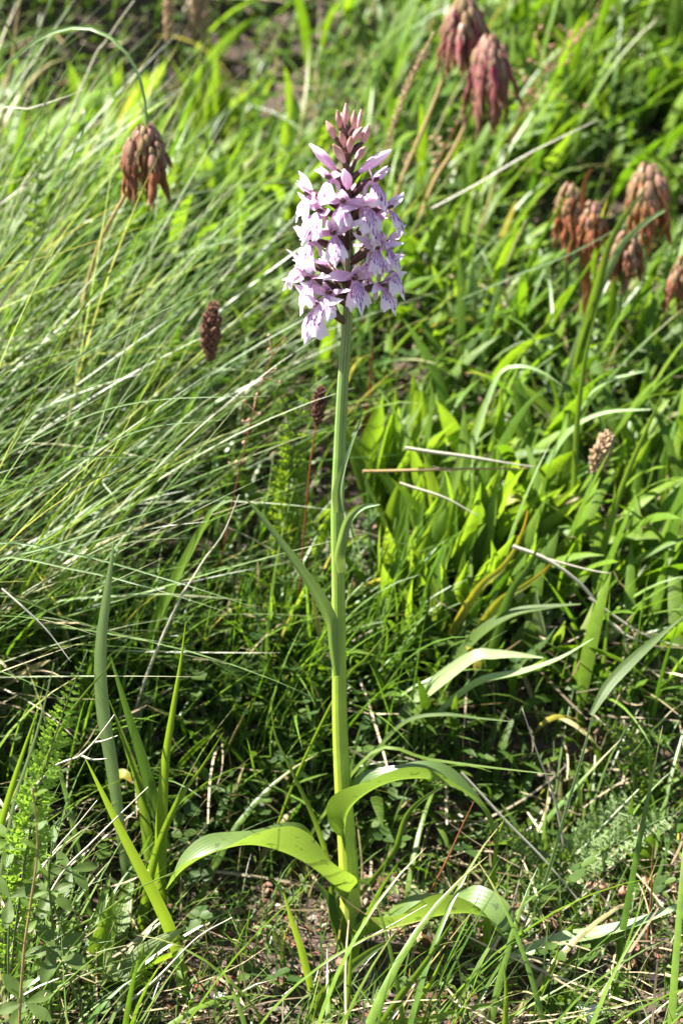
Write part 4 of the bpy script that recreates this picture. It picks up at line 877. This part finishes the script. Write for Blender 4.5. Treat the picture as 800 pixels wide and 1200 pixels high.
B('tall green blade leaning right toward the right edge at mid height', [(718, 600), (736, 550), (756, 505), (778, 455)], .17, .16, [7, 10, 9, 6, 1], 'blade')
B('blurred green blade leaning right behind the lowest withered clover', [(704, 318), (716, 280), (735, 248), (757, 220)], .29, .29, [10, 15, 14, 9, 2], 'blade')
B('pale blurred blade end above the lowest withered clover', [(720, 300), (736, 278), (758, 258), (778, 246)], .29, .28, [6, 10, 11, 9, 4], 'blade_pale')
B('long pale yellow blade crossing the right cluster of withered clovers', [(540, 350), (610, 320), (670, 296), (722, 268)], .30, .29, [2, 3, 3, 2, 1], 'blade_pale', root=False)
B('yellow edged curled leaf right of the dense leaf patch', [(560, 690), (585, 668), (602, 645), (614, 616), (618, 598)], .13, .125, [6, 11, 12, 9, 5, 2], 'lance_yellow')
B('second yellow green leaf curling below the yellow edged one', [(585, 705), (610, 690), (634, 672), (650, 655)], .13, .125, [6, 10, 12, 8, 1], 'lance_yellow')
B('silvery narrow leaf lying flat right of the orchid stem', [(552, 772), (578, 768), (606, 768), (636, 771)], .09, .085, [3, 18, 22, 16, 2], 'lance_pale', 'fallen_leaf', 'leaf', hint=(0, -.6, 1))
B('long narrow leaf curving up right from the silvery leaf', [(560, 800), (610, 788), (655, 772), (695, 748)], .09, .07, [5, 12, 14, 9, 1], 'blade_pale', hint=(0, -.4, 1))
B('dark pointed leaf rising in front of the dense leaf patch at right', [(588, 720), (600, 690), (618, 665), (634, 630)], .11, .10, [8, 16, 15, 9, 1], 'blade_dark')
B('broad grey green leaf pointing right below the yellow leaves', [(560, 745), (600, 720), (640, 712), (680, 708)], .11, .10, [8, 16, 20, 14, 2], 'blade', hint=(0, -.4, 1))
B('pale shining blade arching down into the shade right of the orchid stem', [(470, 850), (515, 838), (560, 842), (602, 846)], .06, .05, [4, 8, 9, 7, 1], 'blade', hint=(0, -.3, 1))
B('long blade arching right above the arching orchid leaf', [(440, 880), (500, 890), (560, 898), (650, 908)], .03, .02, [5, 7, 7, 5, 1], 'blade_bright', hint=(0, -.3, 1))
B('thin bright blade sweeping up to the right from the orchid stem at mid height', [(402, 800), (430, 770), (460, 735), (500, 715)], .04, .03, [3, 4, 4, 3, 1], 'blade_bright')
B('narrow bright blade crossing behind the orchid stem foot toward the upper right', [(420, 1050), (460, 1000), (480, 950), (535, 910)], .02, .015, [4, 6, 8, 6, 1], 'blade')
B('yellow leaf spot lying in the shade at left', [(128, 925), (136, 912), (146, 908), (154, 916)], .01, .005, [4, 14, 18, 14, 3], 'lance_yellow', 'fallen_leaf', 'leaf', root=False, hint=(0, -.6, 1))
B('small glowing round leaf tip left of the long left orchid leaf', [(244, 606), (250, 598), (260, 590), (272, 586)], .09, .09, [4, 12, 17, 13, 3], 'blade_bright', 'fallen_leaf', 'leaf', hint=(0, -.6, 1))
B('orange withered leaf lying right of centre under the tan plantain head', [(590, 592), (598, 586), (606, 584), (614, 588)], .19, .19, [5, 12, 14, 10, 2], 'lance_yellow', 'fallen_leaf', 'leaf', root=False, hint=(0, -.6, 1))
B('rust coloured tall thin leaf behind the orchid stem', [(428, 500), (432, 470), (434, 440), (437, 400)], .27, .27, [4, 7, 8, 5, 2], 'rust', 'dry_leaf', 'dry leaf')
# long fine blades of the left bank that stand out
LB = [([(-20, 500), (60, 440), (150, 385), (270, 325)], .10, .06, 4.0, 'blade_pale', 'long pale blade rising right across the left side, highest of the fan'),
 ([(-20, 395), (40, 300), (80, 225), (112, 168)], .10, .06, 3.5, 'straw', 'grey dry blade rising steeply near the left edge'),
 ([(-20, 262), (30, 215), (60, 180), (96, 146)], .16, .13, 3.5, 'straw', 'upper grey dry blade at the left edge, ending left of the clover head'),
 ([(-20, 250), (20, 180), (60, 110), (104, 44)], .22, .18, 4.5, 'blade_pale', 'pale blade leaning right under the arching stem'),
 ([(-20, 142), (30, 128), (70, 116), (100, 104)], .22, .2, 4.0, 'straw', 'nearly level pale dry blade below the arching stem'),
 ([(-20, 320), (50, 255), (95, 160), (140, 60)], .20, .17, 3.5, 'blade_pale', 'long pale blade reaching up to the arch of the stem'),
 ([(-30, 620), (60, 560), (160, 505), (262, 492)], .07, .04, 3.5, 'blade_pale', 'thin pale blade bending level in the left middle'),
 ([(-30, 560), (70, 500), (170, 470), (315, 464)], .09, .06, 3.5, 'blade_pale', 'thin pale blade bending level above the left middle'),
 ([(-30, 640), (70, 545), (160, 535), (270, 518)], .06, .04, 3.5, 'blade', 'green level blade just below the pale one in the left middle'),
 ([(-30, 670), (60, 640), (140, 612), (225, 583)], .05, .02, 4.5, 'blade_pale', 'silvery straight blade crossing the left over the upright blade tip'),
 ([(-20, 658), (90, 668), (180, 690), (262, 716)], .05, .03, 3.5, 'blade_pale', 'silvery blade drooping right below the upright blade tip'),
 ([(-20, 700), (80, 725), (150, 745), (222, 757)], .03, .02, 3.5, 'blade', 'green blade lying level across the upright pale blade'),
 ([(-20, 640), (90, 650), (200, 680), (300, 712)], .06, .04, 3.5, 'blade_pale', 'longest silvery blade drooping toward the orchid stem'),
 ([(-20, 590), (80, 565), (170, 555), (240, 552)], .06, .04, 3.5, 'blade', 'thin level green blade at left at the height of the curled orchid leaf'),
 ([(30, 680), (60, 610), (130, 540), (210, 440)], .08, .06, 4.0, 'blade_bright', 'bright narrow blade rising right below the dark plantain head'),
 ([(60, 640), (120, 560), (200, 460), (300, 400)], .09, .07, 4.5, 'blade_bright', 'bright long blade rising right past the dark plantain head'),
 ([(90, 660), (160, 590), (240, 500), (350, 425)], .08, .07, 4.0, 'blade_bright', 'yellow green long blade reaching toward the lowest orchid flower'),
 ([(140, 250), (160, 290), (120, 330), (60, 420)][::-1], .14, .10, 4.0, 'blade', 'green blade bowing below the brown clover head'),
 ([(-20, 330), (60, 300), (120, 280), (182, 262)], .12, .1, 3.0, 'lance_yellow', 'thin yellow blade pointing right under the clover head'),
 ([(-10, 10), (20, 60), (50, 70), (150, 0)], .3, .3, 4.0, 'blade', 'green blade crossing the top left corner')]
for pts, a, b, w_, mt, lb in LB: B(lb, pts, a, b, w_, mt, n=22)
S_ = stalk
S_('straight whitish straw lying level right of the orchid stem, upper of a pair', [(474, 525), (525, 532), (575, 540), (627, 547)], .155, .165, 4.2, root=False, cat='straw', name='straw')
S_('thin tan straw lying level right of the orchid stem, lower of a pair', [(425, 552), (500, 551), (560, 549), (618, 549)], .15, .165, 3.6, 'tan', root=False, cat='straw', name='straw')
S_('pale straw slanting down right below the level pair', [(468, 566), (500, 576), (530, 588), (560, 604)], .145, .14, 3.2, root=False, cat='straw', name='straw')
S_('white forked twig lying on the grass at the right', [(600, 640), (640, 655), (680, 685), (715, 730), (735, 745), (782, 762)], .125, .12, 4.6, root=False, cat='twig', name='forked_twig', branches=[[(715, 730), (728, 740), (735, 762)], [(640, 655), (690, 668), (715, 672)]])
S_('thin grey twig lying below the forked white twig', [(690, 700), (730, 730), (770, 750), (806, 760)], .12, .12, 3.2, root=False, cat='twig', name='twig')
S_('whitish bent dry stem in the shade left of the orchid stem', [(212, 700), (225, 680), (240, 655), (262, 625), (280, 580)], .08, .075, 4.0, cat='dry stem', name='dry_twig')
S_('tan dry stalk slanting up right at the lower left', [(72, 1025), (105, 990), (140, 955), (174, 922)], -.05, -.06, 3.6, 'straw')
S_('short tan dry stalk left of the slanting one', [(48, 1022), (70, 990), (92, 965), (114, 938)], -.05, -.06, 3.2, 'straw')
S_('knotted dry flower stalk under the feathery leaf at left', [(62, 900), (90, 888), (110, 870), (134, 838)], -.01, -.02, 4.2, 'straw', branches=[[(110, 870), (122, 868), (138, 862)], [(95, 885), (108, 890), (125, 889)]])
S_('straw crossing from the left edge to the foot of the feathery leaf', [(2, 690), (32, 715), (60, 745), (84, 775)], .01, .0, 2.6, 'straw', root=False, cat='straw', name='straw')
S_('reddish thin stalk slanting up right of the orchid foot', [(500, 1052), (522, 1010), (545, 960), (560, 930)], .02, .015, 2.6, 'rust', cat='red stalk', name='red_stalk')
S_('upright red brown thin stalk at the lower right', [(760, 1078), (763, 1050), (763, 1020), (764, 990)], .0, -.003, 3.0, 'rust', cat='red stalk', name='red_stalk')
S_('curled rust brown dry blade beside the arching orchid leaf tip', [(534, 1046), (536, 1020), (540, 1006), (547, 1002)], -.0, -.003, 2.6, 'rust', cat='red stalk', name='red_stalk')
S_('long straw slanting down right through the litter right of the orchid', [(540, 905), (590, 960), (640, 1010), (700, 1085)], .03, .02, 3.4, 'straw', root=False, cat='straw', name='straw')
S_('pale thin stalk rising left across the shade at lower right', [(662, 1000), (650, 940), (632, 890), (612, 830)], .04, .03, 3.2, 'straw')
S_('sunlit straw slanting from bottom centre to the right', [(330, 1168), (380, 1130), (430, 1100), (500, 1060)], -.04, -.05, 2.4, 'straw', root=False, cat='straw', name='straw')
S_('long pale straw rising right from the bottom left', [(120, 1200), (180, 1150), (230, 1100), (272, 1075)], -.06, -.07, 3.4, 'straw')
S_('long green yellow straw rising right above the bottom left leaves', [(80, 1095), (120, 1070), (160, 1042), (205, 1022)], -.07, -.08, 4.0, 'blade_bright')
S_('grey brown twig lying right of the bottom centre', [(455, 1205), (490, 1150), (520, 1110), (550, 1072)], -.05, -.06, 3.0, 'tan')
S_('brown thin straw slanting at the top left corner', [(8, 100), (14, 70), (18, 40), (24, 0)], .45, .45, 3.5, 'tan')
S_('grey thin dry stalk leaning right above the arching stem', [(110, 70), (125, 48), (140, 25), (158, 0)], .36, .34, 4.0, 'straw')
S_('long thin blurred straw rising right of the twin clover heads', [(505, 245), (560, 215), (620, 180), (700, 140)], .36, .36, 2.2, 'straw', root=False)
S_('thin brown dry stalk right of the twin clover heads', [(595, 175), (610, 145), (625, 120), (640, 95)], .40, .40, 3.4, 'tan')

# ---- small capsule plants on the litter
for (x, y, h, lb) in ((716, 1030, 36, 'tallest pinkish seed capsule on a red stalk, nearest the feathery leaf'), (704, 1058, 24, 'leftmost pinkish seed capsule of the low row on the litter'), (727, 1062, 22, 'second low pinkish seed capsule from the left on the litter'), (738, 1070, 22, 'third low pinkish seed capsule from the left, standing lowest'), (772, 1050, 22, 'round pinkish seed capsule right of the upright red stalk'), (790, 1058, 20, 'pinkish seed capsule nearest the right edge'), (690, 1054, 18, 'very small pale seed capsule at the left end of the row'), (752, 1048, 20, 'small pinkish seed capsule just left of the upright red stalk')):
    g = ground(x, y + 14); h = h + 8; k = float(np.dot(g - CAM, FWD)) / FPX; o = empty('seed_capsule', g, lb, 'seed capsule')
    tp = g + np.array([random.uniform(-2, 2) * k, 0, h * k]); link('stalk', MB().add(*tube(spline([g - [0, 0, .002], (g + tp) / 2 + [k, 0, 0], tp], 8), [1.5 * k, 1.1 * k], 6)).mesh('stalk', M['rust']), o)
    link('capsule', MB().add(*tube(spline([tp, tp + [0, 0, 5 * k], tp + [k, 0, 13 * k]], 9), [1.5 * k, 4.5 * k, 5 * k, 4 * k, 2 * k, .7 * k], 9, ribs=4, ribd=.12)).mesh('capsule', M['seed_pink']), o)
    mb = MB()
    for j in range(4):
        a = j * PI / 2 + .4; dr = np.array([math.cos(a), math.sin(a), 0]); v, f, u = ribbon(np.array([tp, tp + dr * 4 * k + [0, 0, 4 * k], tp + dr * 7 * k + [0, 0, 12 * k]]), [3 * k, 4 * k, .4 * k], dr, 0, .3, 3); mb.add(v, f, u)
    link('sepals', mb.mesh('sepals', M['seed_pink']), o)
# ---- stones
def stone(lb, px, py, wpx, hpx, sd):
    g = ground(px, py); k = float(np.dot(g - CAM, FWD)) / FPX; random.seed(sd)
    bm_v = []; n1, n2 = 12, 7; R = wpx * k / 2
    for i in range(n2 + 1):
        for j in range(n1):
            th = PI * i / n2; a = 2 * PI * j / n1; d = np.array([math.sin(th) * math.cos(a), math.sin(th) * math.sin(a), math.cos(th)])
            q = 1 + .25 * math.sin(3 * d[0] + sd) * math.cos(4 * d[1] + sd) + .1 * math.sin(9 * d[2] + sd + 5 * d[0])
            bm_v.append(np.sign(d) * np.abs(d) ** .75 * q * R * np.array([1, .8, hpx / wpx * .8]))
    f = [(i * n1 + j, (i + 1) * n1 + j, (i + 1) * n1 + (j + 1) % n1, i * n1 + (j + 1) % n1) for i in range(n2) for j in range(n1)]
    o = link('pale_stone', mesh('pale_stone', bm_v, f, M['stone'], smooth=False)); o.location = g + np.array([0, 0, hpx * k * .15]); o.rotation_euler = (.2, .1, sd)
    tag(o, lb, 'stone')
stone('pale grey stone half under the wide glossy blade at the lower right', 692, 1112, 26, 16, 1)
stone('pale grey stone at the bottom edge right of centre', 686, 1190, 40, 26, 2)
stone('tiny whitish stone among the litter right of the bottom centre', 655, 1108, 16, 10, 3)
stone('small whitish pebble lying left of the orchid foot', 258, 1170, 16, 12, 4)
# ---- palmate leaves and sprig at the lower left, close to the lens
def palmate(lb, px, py, Y, rpx, n, mat, rootpx, tilt=(.1, -.7, .8), n5=5):
    c = W(px, py, Y); k = float(np.dot(c - CAM, FWD)) / FPX; P = rooted(worldpts([rootpx, ((rootpx[0] + px) / 2, (rootpx[1] + py) / 2 - 4)], Y, Y)); o = empty('five_leaved_sprig', P[0], lb, 'leafy sprig')
    link('stalk', MB().add(*tube(spline(P + [c], 16), [1.6 * k, 1.2 * k], 6)).mesh('stalk', M['stalkg']), o)
    nn_ = nrm(np.array(tilt)); a1 = nrm(np.cross(nn_, [0.2, 0, 1])); a2 = np.cross(nn_, a1); random.seed(int(px))
    for i in range(n5):
        a = -2.2 + 4.4 * i / (n5 - 1) + random.uniform(-.15, .15); d = a2 * math.cos(a) + a1 * math.sin(a); L = rpx * k * random.uniform(.85, 1.1) * (1 - .25 * abs(i - n5 // 2) / n5)
        petal(L, L * .42, d + nn_ * random.uniform(-.15, .3), nn_, c, random.uniform(-.3, .1), .25, mat=mat, name='leaflet', parent=o, shape=(.15, .4, .75, 1, 1.0, .7, .1), wave=.12, seed=i)
palmate('five fingered grey green leaf low at the left edge', 66, 1112, -.075, 46, 5, 'blade', (92, 1175))
palmate('five fingered green leaf right of the sprig at lower left', 58, 1048, -.06, 36, 5, 'blade', (80, 1110))
palmate('darker five fingered leaf above the broad pale green leaves', 84, 1020, -.045, 34, 5, 'blade', (70, 1090))
palmate('pale three fingered leaf at the left edge', 12, 1052, -.08, 40, 3, 'blade', (10, 1120), n5=3)
palmate('small five fingered leaf at the left edge under the silvery blade', 14, 985, -.07, 34, 5, 'lance', (8, 1050))
palmate('small five fingered leaf at the bottom left corner', 30, 1175, -.095, 44, 5, 'blade', (20, 1225))
def sprig(lb, pts, Y0, Y1, lpx, n, mat, smat):
    P = rooted(worldpts(pts, Y0, Y1)); o = empty('leafy_sprig', P[0], lb, 'leafy sprig'); k = pxs(P); C = spline(P, 40); T, S, N = frames(C, (0, -1, .3)); random.seed(int(pts[0][1]))
    link('stem', MB().add(*tube(C, [2.2 * k, 1.8 * k, 1.0 * k], 7)).mesh('stem', M[smat]), o)
    for i in range(n):
        j = int(39 * (.2 + .8 * (i + .5) / n)); a = i * 2.4; d = S[j] * math.cos(a) + N[j] * math.sin(a)
        petal(lpx * k * random.uniform(.7, 1.1), lpx * k * .42, d * .9 + T[j] * random.uniform(.5, 1.1), T[j], C[j], -.15, .3, mat=mat, name='leaf', parent=o, shape=(.2, .6, .95, 1, .8, .5, .05))
sprig('blurred yellow green sprig with small leaves nearest the lens at left', [(28, 1120), (36, 1060), (44, 1000), (42, 950), (38, 925)], -.11, -.12, 26, 22, 'lance', 'tan')
sprig('upright leafy sprig behind the five fingered leaves', [(60, 1150), (62, 1090), (58, 1030), (62, 985)], -.07, -.07, 28, 16, 'lance', 'stalkg')
sprig('thin leafy sprig left of the bottom centre', [(230, 1210), (222, 1170), (214, 1140), (208, 1118)], -.05, -.05, 22, 12, 'lance', 'stalkg')
